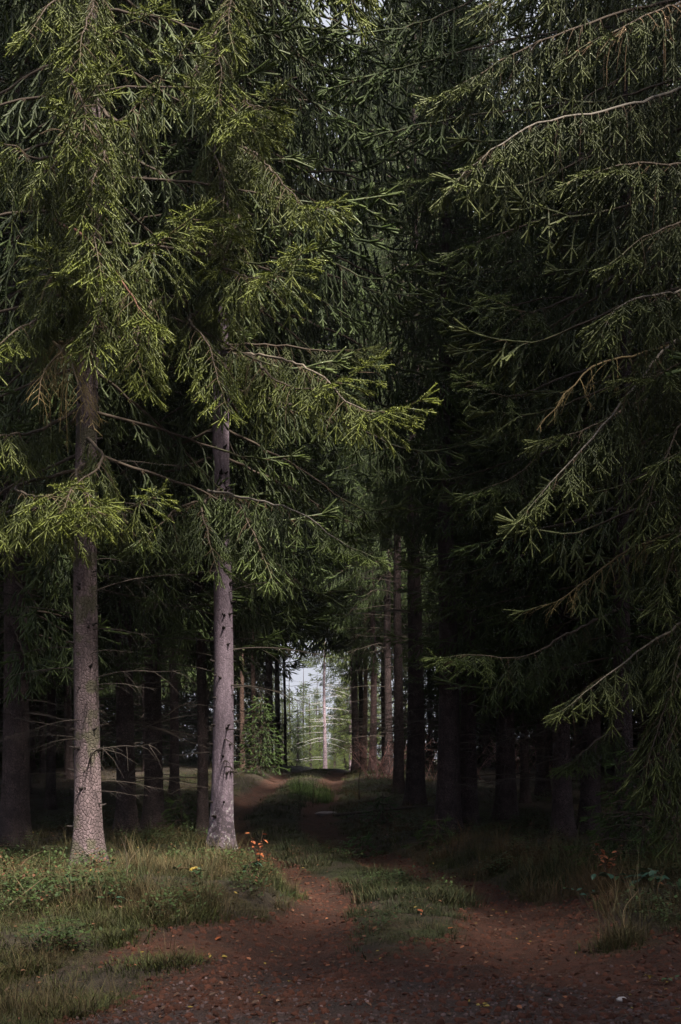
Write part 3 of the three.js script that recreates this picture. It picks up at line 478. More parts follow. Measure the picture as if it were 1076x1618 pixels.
edgeSpruce(985, 17.2, 0.30, 'dark spruce behind the young spruce on the right bank, boughs hanging at mid height', {
  seed: 21, bark: M.bark, needles: M.needles, lift: -0.6, squat: 0.75, topAt: 8.2, top: 0.34, turn: 0, dead: 22, heroes: [
    { path: [[985, 960, 17.2], [900, 1000, 15.2], [820, 1040, 14.2], [740, 1035, 13.6], [688, 1040, 13.3]], pend: 0.4 },
    { path: [[985, 560, 17.2], [880, 600, 15.7], [800, 625, 14.8], [730, 598, 14.4]], pend: 0.7 },
    { path: [[985, 430, 17.2], [880, 480, 15.7], [820, 492, 15], [772, 470, 14.7]], pend: 0.7 },
    { path: [[985, 650, 17.2], [880, 700, 15.7], [800, 760, 14.9], [738, 782, 14.6]], pend: 0.6 },
    { path: [[985, 800, 17.2], [880, 830, 15.8], [800, 850, 15.2], [733, 866, 15]], pend: 0.35, mat: M.needlesDeepShaded, n: EDGE, step: 0.1 },
    { path: [[985, 330, 17.2], [880, 340, 15.8], [790, 370, 15.2], [712, 400, 15]], pend: 0.8 },
    { path: [[985, 250, 17.2], [850, 240, 15.9], [740, 270, 15.2], [640, 290, 15]], pend: 0.5 },
    { path: [[985, -60, 17.2], [800, -20, 16], [650, 40, 15.4], [500, 62, 15]], pend: 0.7, mat: M.needlesDeepShaded, n: EDGE, step: 0.1 },
    { path: [[985, 40, 17.2], [820, 60, 16], [660, 100, 15.5], [520, 140, 15.2]], pend: 0.6, mat: M.needlesDeepShaded, n: EDGE, step: 0.1 },
    { path: [[985, -160, 17.2], [820, -120, 16], [660, -60, 15.5], [540, -20, 15.2]], pend: 0.7, mat: M.needlesDeepShaded, n: EDGE, step: 0.1 },
    { path: [[985, 150, 17.2], [850, 170, 16.2], [700, 190, 15.7], [590, 215, 15.4]], pend: 0.6, mat: M.needlesDeepShaded, n: EDGE, step: 0.1 },
    { path: [[985, 1150, 17.2], [940, 1170, 16], [910, 1200, 15.4], [890, 1215, 15.2]], pend: 0.3 },
  ],
});

// ------------------------------------------------------------------ spruces with trunks the photograph lets one tell apart

const add = (px, d, dia, label, group, o) => { const x = xAt(px, d); return plainSpruce(x, d, dia, label, group, o); };
add(22, 17, 0.44, 'shade darkened spruce at the left edge of the photo, left of the purplish trunk');
add(80, 25, 0.22, 'slim dark spruce between the left edge and the purplish trunk');
add(196, 19.2, 0.34, 'dark spruce right of the purplish trunk, left one of a close pair');
add(240, 20.6, 0.36, 'dark spruce left of the mauve trunk, right one of a close pair');
add(318, 19.6, 0.2, 'slim dark spruce standing just left of the mauve trunk', null, { slim: 0.62 });
add(352, 19.4, 0.26, 'spruce hidden straight behind the mauve trunk, only its shade darkened boughs showing', null, { scale: 1.4, slim: 0.92, lift: 2.5, dead: false, needles: M.needlesShade });
add(274, 28, 0.24, 'slender spruce deep between the dark pair and the mauve trunk', null, { slim: 0.62 });
add(655, 25.5, 0.44, 'thick dark spruce right of the track, nearest to the pinkish bare shrub', null, { slim: 0.5, scale: 0.8, lift: 3.6 });
add(628, 29, 0.28, 'thin dark spruce right behind the pinkish bare shrub', null, { slim: 0.5, scale: 0.8, lift: 3.6 });
add(708, 19.6, 0.44, 'stout shade darkened spruce trunk at right of the track, left half of a twin', null, { scale: 0.7, lift: 3, slim: 0.65 });
add(742, 20.8, 0.34, 'shade darkened spruce trunk at right of the track, right half of a twin', null, { scale: 0.7, lift: 3, slim: 0.65 });
add(800, 22.6, 0.44, 'wide dark spruce trunk with flared foot midway in the right wood', null, { scale: 0.55 });
add(827, 26, 0.22, 'thin dark spruce just right of the wide trunk with flared foot', null, { scale: 0.7 });
add(887, 18.8, 0.34, 'dark spruce in the right wood, left of a pair behind the grassy bank', null, { scale: 0.7 });
add(931, 19.2, 0.36, 'dark spruce in the right wood, right of a pair behind the grassy bank', null, { scale: 0.7 });
add(383, 43, 0.21, 'golden lit slim spruce trunk left of the track, left of two', null, { slim: 0.62, bark: M.barkSunTint, lift: 3 });
add(400, 44, 0.21, 'golden lit slim spruce trunk left of the track, right of two', null, { slim: 0.62, bark: M.barkSunTint, lift: 3 });
add(425, 47, 0.30, 'dark spruce left of the bright clearing, nearest to the golden trunks', null, { slim: 1.15, scale: 1.3, lift: 2.6 });
add(439, 52, 0.22, 'thin dark spruce at the left side of the bright clearing', null, { dead: false, lift: 3 });
add(450, 55, 0.16, 'thinnest dark spruce at the left side of the bright clearing', null, { dead: false, lift: 3 });
add(576, 43.5, 0.20, 'golden lit slim spruce trunk right of the track', null, { slim: 0.62, bark: M.barkSunTint, lift: 3 });
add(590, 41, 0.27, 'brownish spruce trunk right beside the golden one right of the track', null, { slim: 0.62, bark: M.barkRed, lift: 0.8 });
add(561, 46, 0.32, 'dark spruce at the right side of the bright clearing', null, { slim: 1.15, scale: 1.3, lift: 1.4 });
add(612, 37.5, 0.30, 'dark spruce behind the pinkish bare shrub, far side', null, { slim: 0.62, lift: 1.6 });
add(608, 50, 0.3, 'tall dark spruce right of the clearing, standing in the row behind the golden trunk', null, { scale: 1.45, slim: 1.3, dead: false, lift: 2 });
add(664, 46, 0.3, 'tall dark spruce far behind the thick trunk right of the track', null, { scale: 1.45, slim: 1.3, dead: false });
add(718, 50, 0.3, 'tall dark spruce far behind the stout twin trunks', null, { scale: 1.45, slim: 1.3, dead: false });
add(770, 46, 0.3, 'tall dark spruce far behind the gap between twin trunks and wide trunk', null, { scale: 1.45, slim: 1.3, dead: false });
add(438, 58, 0.3, 'tall dark spruce at the left rim of the bright clearing, behind the thin ones', null, { scale: 1.5, slim: 1.15, dead: false, lift: 2 });
add(422, 62, 0.3, 'tall dark spruce further left behind the rim of the clearing', null, { scale: 1.5, slim: 1.15, dead: false, lift: 2 });
add(570, 57, 0.3, 'tall dark spruce at the right rim of the bright clearing, behind the golden trunk', null, { scale: 1.5, slim: 1.15, dead: false, lift: 2 });
// clearing
add(513, 75, 0.29, 'bright white trunked spruce standing in the middle of the sunlit clearing', null, { bark: M.barkPale, lift: 5, dead: true, deadMat: new THREE.MeshStandardMaterial({ color: lit([0.5, 0.47, 0.5]), roughness: 0.9 }), needles: M.needlesFarHazed, scale: 0.62 });
add(555, 78, 0.3, 'second pale trunk at the right rim of the sunlit clearing', null, { bark: M.barkPale, needles: M.needlesFarHazed, lift: -1.5, scale: 0.8 });
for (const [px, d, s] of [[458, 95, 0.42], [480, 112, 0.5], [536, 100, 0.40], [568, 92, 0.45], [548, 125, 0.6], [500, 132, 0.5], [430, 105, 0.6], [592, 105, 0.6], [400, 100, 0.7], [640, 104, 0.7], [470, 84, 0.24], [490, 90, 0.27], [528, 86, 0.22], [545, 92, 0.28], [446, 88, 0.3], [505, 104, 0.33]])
  add(px, d, 0.3, 'pale hazy spruce in the row closing the sunlit clearing', 'hazy spruces behind the clearing', { needles: M.needlesFarHazed, lift: -3.5 * s, dead: false, scale: s });

// ------------------------------------------------------------------ the rest of the wood
{
  const rng = rngOf(77), spots = [], far = (x, d, r) => [...known, ...spots].every(([a, b]) => (a - x) ** 2 + (b - d) ** 2 > r * r);
  for (let k = 0; k < 9000; k++) {
    const d = 18 + 44 * rng(), x = -26 + 52 * rng(), u = x - trackX(d), off = d > 23 && d < 46 ? (u < 0 ? 8.5 : d > 29 ? 8.5 : 4.9) : 3.1;
    if (Math.abs(u) < off || (d < 24 && x < -4.5 && x > -5.2) || !far(x, d, 2.7)) continue;
    if (u > 0 && d > 52) continue;
    if (d > 46 && Math.abs(x) > 12) continue;
    if (d > 53) continue;
    if (d > 45 && u < 3 && u > -3) continue;
    const half = CX / F * d; if (Math.abs(x) > half + 7) continue;
    spots.push([x, d]);
  }
  for (const [x, d] of spots) plainSpruce(x, d, 0.2 + 0.18 * rng(), x < trackX(d) ? 'dark spruce lost among others in the wood left of the track' : 'dark spruce lost among others in the wood right of the track', x < trackX(d) ? 'spruces massed left of the track' : 'spruces massed right of the track', { scale: x > trackX(d) && d < 31 ? 0.68 + 0.1 * rng() : (0.95 + 0.15 * rng()) * (d > 44 ? 1.25 : 1), slim: d > 44 ? 1.2 : 1 });
  // the outer edge of the wood, crowns down to the ground, and unseen spruces added round the camera to shade the foreground
  for (const [x, d] of [[-8, 65], [-12, 60], [-16, 54], [-21, 48], [-24, 41], [-24, 34], [-22, 27], [-20, 21], [-17, 17], [14, 56], [18, 51], [22, 46], [25, 40], [25, 33], [23, 27], [21, 21], [6.5, 57], [10, 58], [-10, 63], [-14, 57], [-18.5, 51], [-22.5, 45], [-25, 38], [-23.5, 30], [-21, 24], [-18.5, 19], [16, 53], [20, 48.5], [24, 43], [26, 36], [24.5, 30], [22, 24], [20, 18], [-6.5, 67], [12.5, 56], [4.4, 60], [6, 63], [-13, 46], [-15.5, 41], [-16.5, 35], [-15.5, 29.5], [-13.5, 25], [-10.5, 52], [-17.5, 44], [-19.5, 39], [-19, 32], [-11.8, 48.5], [-14.5, 50], [16.5, 43], [18, 38], [18.5, 33], [17.5, 28], [16, 23.5], [13.5, 46], [11, 49], [8, 51]])
    plainSpruce(x + rng(), d + rng(), 0.3, 'spruce with boughs down to the ground closing the edge of the wood', 'spruces along the outer edge of the wood', { lift: -4.2, dead: false, scale: 0.95 + 0.1 * rng(), slim: 1.15 });
  for (const [x, d, s, slim] of [[8.6, 11, 1.45], [9, 8.6, 1.3], [5.4, 1.4, 1], [7.4, 4.2, 0.95], [6.6, -2.4, 1], [9.4, 1, 1], [3.9, -3.8, 0.92, 1], [2.9, -1.6, 0.98, 0.72], [9.5, -5, 1], [5.6, -7, 0.9], [12, 6, 0.95], [-7.6, 1.5, 0.8], [-9, -3, 0.75], [-8.8, 6.2, 0.85], [-11, 10, 0.9]])
    plainSpruce(x, d, 0.34, 'unseen spruce added to shade the ground and the right boughs', 'unseen spruces added for shade', { lift: -2, dead: false, scale: s, slim: slim ?? 1 });
  for (const [x, d] of [[-8.2, 29.5], [-8.6, 36], [-7.0, 41]]) plainSpruce(x, d, 0.28, 'dark spruce lost among others in the wood left of the track', 'spruces massed left of the track', { scale: 1.1 });
  
}

// ------------------------------------------------------------------ young spruces
function youngSpruce(px, d, h, rad, label, needles, seed, n = NEAR) {
  const x = xAt(px, d), base = V(x, H(x, d) - 0.02, -d), t = thing('young_spruce', label, 'young spruce', base), rng = rngOf(seed);
  mesh('trunk', new Tube().add([V(0, 0, 0), V(0.02, h * 0.5, 0.01), V(0, h, 0)], (q) => 0.022 * (1 - q) + 0.004, [0.06, 0.045, 0.035], 6).build(), M.wood, t);
  for (let y = 0.12 * h; y < h * 0.97; y += 0.10 + 0.10 * h * rng() * 0.5) { const f = 1 - y / h, a0 = rng() * 6.28, m = 5; for (let k = 0; k < m; k++) { const a = a0 + k / m * 6.283 + rng() * 0.5, L = rad * (0.15 + 0.9 * f) * (0.75 + 0.4 * rng()), c = Math.cos(a), s = Math.sin(a); const b = makeBranch([V(0, y, 0), V(c * L * 0.5, y + 0.02 * L, s * L * 0.5), V(c * L, y - 0.08 * L, s * L)], { seed: seed * 91 + Math.round(y * 100) + k, pend: 0.14, n, step: n === NEAR ? 0.09 : 0.12, thick: 0.008, sideMax: 0.3, shoot: 0.65 }); mesh('needles', b.needles, needles, mesh('branch', b.wood, M.wood, t)); } }
  return t;
}
youngSpruce(1015, 13.2, 1.5, 0.85, 'young spruce on the right bank under the drooping bough', M.needlesYoung, 3, SMALL);
youngSpruce(604, 21.5, 0.62, 0.42, 'small bluish green spruce seedling at the right side of the track', M.needlesBlue, 4, SMALL);
youngSpruce(412, 39, 2.9, 1.0, 'young dark green spruce in front of the golden lit trunks', M.needlesYoung, 5, MIDN);
youngSpruce(985, 15.5, 0.9, 0.6, 'low young spruce half hidden behind the bigger one on the right bank', M.needlesYoung, 6, SMALL);

youngSpruce(572, 18.5, 0.45, 0.34, 'tiny spruce seedling on the grass right of the right rut', M.needlesBlue, 14, SMALL);
youngSpruce(690, 17.5, 0.5, 0.4, 'small spruce seedling at the foot of the stout twin trunks', M.needlesYoung, 15, SMALL);
youngSpruce(285, 20, 0.7, 0.45, 'spruce seedling in the grass left of the mauve trunk', M.needlesYoung, 16, SMALL);

// ------------------------------------------------------------------ grass
{
  const blade = (G, x, z, h, w, az, bend, col, rng) => { const c = Math.cos(az), s = Math.sin(az); let px = x, py = -0.02, pz = z, a = 0.12 + 0.2 * rng(), hw = w / 2; const m = 3; for (let k = 0; k < m; k++) { const l = h / m, nx = px + c * Math.sin(a) * l, ny = py + Math.cos(a) * l, nz = pz + s * Math.sin(a) * l, nw = hw * (1 - (k + 1) / m) ; const q = [col[0] * (0.85 + 0.15 * k), col[1] * (0.85 + 0.12 * k), col[2]]; if (k < m - 1) { G.tri(px - s * hw, py, pz + c * hw, px + s * hw, py, pz - c * hw, nx + s * nw, ny, nz - c * nw, ...q); G.tri(px - s * hw, py, pz + c * hw, nx + s * nw, ny, nz - c * nw, nx - s * nw, ny, nz + c * nw, ...q); } else G.tri(px - s * hw, py, pz + c * hw, px + s * hw, py, pz - c * hw, nx, ny, nz, ...q); px = nx; py = ny; pz = nz; hw = nw; a += bend * (0.7 + 0.6 * rng()); } };
  const tuft = (seed, n, h, w, bend, spread) => { const G = new Geo(200), rng = rngOf(seed); for (let i = 0; i < n; i++) { const r = spread * Math.sqrt(rng()), a = rng() * 6.283, k = 0.75 + 0.5 * rng(); blade(G, Math.cos(a) * r, Math.sin(a) * r, h * (0.5 + 0.7 * rng()), w * (0.7 + 0.6 * rng()), a + (rng() - 0.5) * 2, bend * (0.6 + 0.8 * rng()), [k * (0.9 + 0.2 * rng()), k, k * 0.9], rng); } return G.build(); };
  const gmat = new THREE.MeshStandardMaterial({ vertexColors: true, roughness: 0.8, side: THREE.DoubleSide });
  const kinds = { short: [tuft(1, 26, 0.075, 0.006, 0.5, 0.10), tuft(2, 24, 0.095, 0.006, 0.6, 0.11)], long: [tuft(3, 26, 0.26, 0.005, 0.75, 0.07), tuft(4, 24, 0.22, 0.005, 0.9, 0.09), tuft(5, 18, 0.36, 0.0045, 0.62, 0.06)], stalk: [tuft(6, 9, 0.36, 0.005, 0.12, 0.09), tuft(7, 7, 0.42, 0.005, 0.16, 0.08)] };
  const put = {}; for (const k in kinds) put[k] = kinds[k].map(() => []);
  const rng = rngOf(4242);
  const GREEN = [0.030, 0.042, 0.010], STRAW = [0.085, 0.064, 0.029], MOSS = [0.065, 0.080, 0.016], DARK = [0.030, 0.042, 0.018], RUST = [0.135, 0.075, 0.034];
  const sow = (kind, x, d, sc, col) => { const v = Math.floor(rng() * kinds[kind].length), cl = 0.55 + 0.95 * smooth(fbm(x * 2.6 + 5, d * 2.6, 2), 0.3, 0.7); put[kind][v].push([x, d, sc * cl, col]); };
  const mixv = (a, b, t) => a.map((q, i) => lerp(q, b[i], t));
  for (let k = 0; k < 60000; k++) {
    const d = 6.2 + 42 * rng() ** 2.0, x = (rng() * 2 - 1) * (CX / F * d + 0.8), u = x - trackX(d), a = Math.abs(u), b = bare(x, d);
    if (b > 0.35 + 0.25 * rng()) continue;
    const n1 = fbm(x * 0.8 + 30, d * 0.8, 4), n2 = fbm(x * 1.7, d * 1.7 + 50, 3), strip = a < 0.85;
    if (!strip && d > 16 && a > 2.6 + 2.4 * n1 && rng() < 0.86) continue;           // litter under the trees
    if (d > 16 && rng() < 0.35) continue;
    if (!strip && rng() < smooth(fbm(x * 1.1 + 80, d * 1.1, 3), 0.45, 0.6) * 0.75) continue;
    const straw = smooth(n1, 0.44, 0.58), dry = mixv(STRAW, RUST, u > 1.5 ? smooth(n2, 0.4, 0.6) * 0.7 : 0.15);
    if (strip && (rng() < smooth(11.2 - d, 0, 2) * 0.65 || rng() < smooth(fbm(x * 2.2 + 11, d * 2.2, 2), 0.45, 0.62) * 0.7)) continue;
    if (strip) { const c = mixv(mixv(GREEN, DARK, rng() * 0.7), STRAW, smooth(rng(), 0.6, 1) * 0.7); if (rng() < 0.6) sow('short', x, d, 1.1 + 1.0 * rng(), c); else if (rng() < 0.4) sow('long', x, d, 0.4 + 0.4 * rng(), c); else if (rng() < 0.8) sow('stalk', x, d, 0.35 + 0.4 * rng(), mixv(DARK, STRAW, rng() * 0.7)); continue; }
    const crest = smooth(a, 1.25, 1.7) * (1 - smooth(a, 2.6, 4.2)), lowleft = u < -1.5 && d < 10.3;
    if (rng() < (lowleft ? 0.85 : lerp(lerp(0.9, 0.45, smooth(n2, 0.42, 0.58)), 0.30, crest))) sow('short', x, d, 0.7 + 0.9 * rng(), mixv(mixv(GREEN, MOSS, rng()), STRAW, straw * rng() * (lowleft ? 0.4 : 0.9)));
    else if (rng() < 0.9) sow('long', x, d, (0.55 + 0.55 * rng()) * (u > 1 && d < 15 ? 1.3 : 1) * (d > 18 ? 0.8 : 1), mixv(mixv(GREEN, dry, clamp(straw * 0.8 + 0.5 * rng())), DARK, rng() * 0.25));
  }
  for (let k = 0; k < 260; k++) { const d = 29 + 5.5 * rng(), x = xAt(492, d) + (rng() - 0.5) * 1.1; sow('long', x, d, 0.8 + 0.5 * rng(), [0.042, 0.078, 0.014]); }       // the bright green clump on the middle strip
  const g = new THREE.Group(); g.name = 'grass'; scene.add(g); tag(g, 'green and straw coloured grass on the banks and the middle strip', 'grass'); g.userData.kind = 'stuff';
  const m4 = new THREE.Matrix4(), qd = new THREE.Quaternion(), col = new THREE.Color();
  let total = 0;
  for (const k in kinds) kinds[k].forEach((geo, v) => { const list = put[k][v]; total += list.length; const im = new THREE.InstancedMesh(geo, gmat, list.length); im.name = 'tufts'; im.castShadow = im.receiveShadow = true; list.forEach(([x, d, sc, c], i) => { qd.setFromAxisAngle(V(0, 1, 0), rng() * 6.283); m4.compose(V(x, H(x, d), -d), qd, V(sc, sc * (0.8 + 0.4 * rng()), sc)); im.setMatrixAt(i, m4); im.setColorAt(i, col.setRGB(...c)); }); g.add(im); });
}

// ------------------------------------------------------------------ stones, clods, fallen needles and leaves
{
  const rock = (seed, flat) => { const g = new THREE.IcosahedronGeometry(1, 1), p = g.attributes.position, v = V(); for (let i = 0; i < p.count; i++) { v.fromBufferAttribute(p, i); const k = 0.72 + 0.5 * fbm(v.x * 1.3 + seed * 3 + 9, v.y * 1.3 + v.z * 1.7 + 20, 2); p.setXYZ(i, v.x * k, v.y * k * flat, v.z * k); } g.computeVertexNormals(); return g; };
  const scatter = (name, label, cat, geos, mat, list) => { const g = new THREE.Group(); g.name = name; scene.add(g); tag(g, label, cat); g.userData.kind = 'stuff'; const m4 = new THREE.Matrix4(), col = new THREE.Color(); geos.forEach((geo, v) => { const l = list.filter((_, i) => i % geos.length === v), im = new THREE.InstancedMesh(geo, mat, l.length); im.name = name; l.forEach((o, i) => { m4.compose(V(o.x, H(o.x, o.d) + o.up, -o.d), new THREE.Quaternion().setFromEuler(new THREE.Euler(...o.rot)), V(...o.s)); im.setMatrixAt(i, m4); im.setColorAt(i, col.setRGB(...o.c)); }); g.add(im); }); };
  const rng = rngOf(99), stones = [], clods = [], leaves = [];
  for (let k = 0; k < 9000; k++) { const d = 5.9 + 3.6 * rng() ** 1.6, x = (rng() * 2 - 1) * 2.6 + 0.6; if (bare(x, d) < 0.6 || rng() < smooth(d, 6.9, 8.8) * 0.97) continue; const s = 0.004 + 0.013 * rng() ** 4, k2 = 0.6 + 0.9 * rng(), w = rng() < 0.10 ? 2.0 : 1; stones.push({ x, d, up: s * 0.2, rot: [rng(), rng() * 6, rng()], s: [s * 1.2, s, s], c: [0.085 * k2 * w, 0.055 * k2 * w, 0.054 * k2 * w] }); }
  for (let k = 0; k < 20000; k++) { const d = 6.3 + 13 * rng() ** 1.6, x = trackX(d) + (rng() * 2 - 1) * 2.3; const b = bare(x, d); if (b < 0.25 || rng() < 0.4 && b > 0.9) continue; const s = 0.006 + 0.020 * rng() ** 4, q = 0.5 + 0.7 * rng(); clods.push({ x, d, up: s * 0.1, rot: [rng(), rng() * 6, rng()], s: [s * 1.5, s, s * 1.2], c: [0.078 * q, 0.027 * q, 0.016 * q] }); }
  scatter('pebbles', 'small greyish pink stones in the gravel at the bottom', 'pebbles', [rock(1, 0.7), rock(2, 0.6), rock(3, 0.8)], new THREE.MeshStandardMaterial({ roughness: 0.85 }), stones);
  scatter('dirt_clods', 'reddish brown crumbs of earth on the track', 'dirt', [rock(5, 0.7), rock(6, 0.6)], new THREE.MeshStandardMaterial({ roughness: 1 }), clods);
  // one leaf: an oval blade folded along its midrib, slightly curled
  const leafGeo = (curl, wide) => { const G = new Geo(20), n = 5, prof = [0.02, 0.75, 1, 0.72, 0.02]; for (let i = 0; i < n - 1; i++) { const a = i / (n - 1), b = (i + 1) / (n - 1), wa = prof[i] * wide, wb = prof[i + 1] * wide, y = (t) => curl * t * t; for (const s of [-1, 1]) { const t1 = [a, y(a), 0, b, y(b), 0, b, y(b) + wb * 0.35, s * wb]; const t2 = [a, y(a), 0, b, y(b) + wb * 0.35, s * wb, a, y(a) + wa * 0.35, s * wa]; G.tri(...t1, 1, 1, 1); G.tri(...t2, 0.88, 0.88, 0.88); } } const g = G.build(); g.translate(-0.02, 0, 0); return g; };
  const leafG = [leafGeo(-0.18, 0.30), leafGeo(0.22, 0.26), leafGeo(-0.05, 0.36)];
  const lm = (c) => new THREE.MeshStandardMaterial({ vertexColors: true, side: THREE.DoubleSide, roughness: 0.55, color: lit(c) });
  const ORANGE = lm([0.36, 0.115, 0.045]), RUSTY = lm([0.28, 0.08, 0.03]), PALE = lm([0.45, 0.26, 0.16]), GREEN = lm([0.035, 0.075, 0.028]), TEAL = lm([0.03, 0.085, 0.055]), YELLOW = lm([0.28, 0.2, 0.03]);
  for (let k = 0; k < 1100; k++) { const d = 6 + 14 * rng() ** 1.4, x = (rng() * 2 - 1) * (CX / F * d), s = 0.022 + 0.028 * rng(), r = rng(); leaves.push({ x, d, up: 0.012 + (1 - bare(x, d)) * 0.04, rot: [(rng() - 0.5) * 0.9, rng() * 6, (rng() - 0.5) * 0.9], s: [s, s, s], c: r < 0.1 ? [0.30, 0.11, 0.05] : r < 0.5 ? [0.17, 0.075, 0.04] : r < 0.9 ? [0.10, 0.055, 0.035] : [0.25, 0.18, 0.03] }); }
  scatter('fallen_leaves', 'small brown and orange leaves strewn over the track and banks', 'fallen leaves', leafG, new THREE.MeshStandardMaterial({ vertexColors: true, side: THREE.DoubleSide, roughness: 0.7 }), leaves);
  const ground = (px, py) => { let d = 4; for (; d < 120; d += 0.02) if (EYE - (py - HORIZON) / F * d <= H(xAt(px, d), d)) break; return d; };   // where a sight line meets the ground
  for (const [px, py, s, m, label] of [[280, 1515, 0.085, ORANGE, 'orange fallen leaf on the red earth below the left bank'], [778, 1452, 0.08, PALE, 'pale leaf lying in the right rut'], [708, 1473, 0.08, ORANGE, 'orange leaf at the end of the grassy middle strip near the right rut'], [668, 1446, 0.07, RUSTY, 'rusty leaf in the grass of the middle strip'], [447, 1443, 0.09, PALE, 'pale brown leaf at the toe of the left bank'], [352, 1486, 0.09, RUSTY, 'rusty curled leaf on the bare slope of the left bank'], [871, 1516, 0.06, PALE, 'small pale leaf on the dark earth at right'], [437, 1590, 0.07, PALE, 'pinkish leaf on the gravel near the bottom'], [87, 1604, 0.09, ORANGE, 'red orange leaf in the hollow at the lower left corner'], [98, 1397, 0.12, PALE, 'pale dry leaf in the grass before the purplish trunk']]) {
    const d = ground(px, py), x = xAt(px, d), o = mesh('fallen_leaf', leafG[Math.floor(rng() * 3)], m); o.position.set(x, H(x, d) + 0.03, -d); o.rotation.set((rng() - 0.5) * 0.8, rng() * 6, (rng() - 0.5) * 0.8); o.scale.setScalar(s); tag(o, label, 'leaf');
  }
  { const d = ground(515, 1287), x = xAt(515, d), o = mesh('flat_stone', rock(8, 0.28), new THREE.MeshStandardMaterial({ color: lit([0.30, 0.25, 0.25]), roughness: 0.8, bumpMap: litterBump, bumpScale: 0.01 })); o.position.set(x, H(x, d) + 0.02, -d); o.scale.set(0.30, 0.22, 0.16); tag(o, 'flat pale stone at the edge of the right rut in the bend', 'stone'); }
  { const d = ground(982, 1582), x = xAt(982, d), o = mesh('white_stone', rock(9, 0.7), new THREE.MeshStandardMaterial({ color: lit([0.5, 0.46, 0.46]), roughness: 0.7 })); o.position.set(x, H(x, d) + 0.01, -d); o.scale.setScalar(0.03); tag(o, 'small white stone on the verge at the lower right', 'stone'); }

  { // bilberry and other low leafy growth, and shed twigs
    const clump = (seed) => { const G = new Geo(100), r = rngOf(seed); for (let i = 0; i < 26; i++) { const a = r() * 6.283, q = 0.13 * Math.sqrt(r()), y = 0.03 + 0.13 * r(), L = 0.020 + 0.018 * r(), b = r() * 6.283, x = Math.cos(a) * q, z = Math.sin(a) * q, c = Math.cos(b), e = Math.sin(b), up = (r() - 0.3) * L, w = L * 0.32, k = 0.7 + 0.6 * r(); G.tri(x, y, z, x + c * L * 0.5 - e * w, y + up * 0.5, z + e * L * 0.5 + c * w, x + c * L, y + up, z + e * L, k, k, k); G.tri(x, y, z, x + c * L, y + up, z + e * L, x + c * L * 0.5 + e * w, y + up * 0.5, z + e * L * 0.5 - c * w, k * 0.9, k * 0.9, k * 0.9); if (i < 7) { const h = y + 0.02; G.tri(x * 0.3 - 0.0015, -0.01, z * 0.3, x * 0.3 + 0.0015, -0.01, z * 0.3, x, h, z, 0.9, 0.5, 0.35); } } return G.build(); };
    const low = [], sticks = [];
    for (let k = 0; k < 9000; k++) { const d = 8.6 + 26 * rng() ** 1.5, x = (rng() * 2 - 1) * (CX / F * d + 0.5), u = Math.abs(x - trackX(d)); if (bare(x, d) > 0.15 || fbm(x * 1.4 + 40, d * 1.4, 3) < (u < 1 ? 0.64 : 0.56)) continue; const sc = 0.7 + 0.9 * rng(), t = rng(); low.push({ x, d, up: 0, rot: [0, rng() * 6, 0], s: [sc, sc, sc], c: t < 0.12 ? [0.11, 0.045, 0.022] : [0.026 + 0.02 * t, 0.052 + 0.025 * t, 0.018] }); }
    scatter('undergrowth', 'low dark green bilberry growth on the banks and under the trees', 'undergrowth', [clump(1), clump(2), clump(3)], new THREE.MeshStandardMaterial({ vertexColors: true, side: THREE.DoubleSide, roughness: 0.6 }), low);
    const twigG = [1, 2, 3].map((k) => makeDead(1, 700 + k, 0.02, 5, [1, 1, 1], 3, new Tube(), V(-0.5, 0, 0), V(1, 0.02, 0.1 * k), 0.009).build());
    for (let k = 0; k < 520; k++) { const d = 6.4 + 22 * rng() ** 1.4, x = (rng() * 2 - 1) * (CX / F * d), sc = 0.10 + 0.35 * rng() ** 2 + (Math.abs(x - trackX(d)) > 2.5 ? 0.25 * rng() : 0), t = 0.6 + 0.8 * rng(); sticks.push({ x, d, up: 0.012, rot: [(rng() - 0.5) * 0.5, rng() * 6, (rng() - 0.5) * 0.2], s: [sc, sc, sc], c: [0.085 * t, 0.055 * t, 0.04 * t] }); }
    scatter('shed_twigs', 'small dry twigs lying on the track and the forest floor', 'twigs', twigG, new THREE.MeshStandardMaterial({ roughness: 0.9, vertexColors: true }), sticks);
  }

  // leafy plants: stems with single leaves
  const plant = (name, label, cat, px, py, h, n, mats, size, seed, spread, group) => {
    const d = ground(px, py), x = xAt(px, d), t = thing(name, label, cat, V(x, H(x, d) - 0.01, -d), group), r = rngOf(seed), stems = Math.max(1, Math.round(n / 6));
    for (let k = 0; k < stems; k++) {
      const a = r() * 6.283, hh = h * (0.6 + 0.5 * r()), sp = spread * (0.4 + 0.8 * r()), c = new THREE.CatmullRomCurve3([V(0, -0.03, 0), V(Math.cos(a) * sp * 0.35, hh * 0.6, Math.sin(a) * sp * 0.35), V(Math.cos(a) * sp, hh * (spread > h ? 0.7 : 1), Math.sin(a) * sp)]);
      mesh('stem', new Tube().add(c.getPoints(8), (q) => 0.0045 * (1 - q) + 0.0015, [0.09, 0.05, 0.035], 4).build(), M.wood, t);
      for (let i = 0; i < n / stems; i++) { const p = c.getPoint(0.3 + 0.7 * (i + r()) / (n / stems)), l = mesh('leaf', leafG[Math.floor(r() * 3)], mats[Math.floor(r() * mats.length)], t); l.position.copy(p); l.rotation.set((r() - 0.5) * 0.9, r() * 6.283, -0.5 + 0.7 * r(), 'YXZ'); l.scale.setScalar(size * (0.7 + 0.6 * r())); }
    }
    return t;
  };
  plant('beech_sapling', 'sapling with orange leaves at the foot of the mauve trunk', 'sapling', 408, 1388, 0.5, 30, [RUSTY, ORANGE, RUSTY], 0.058, 1, 0.14);
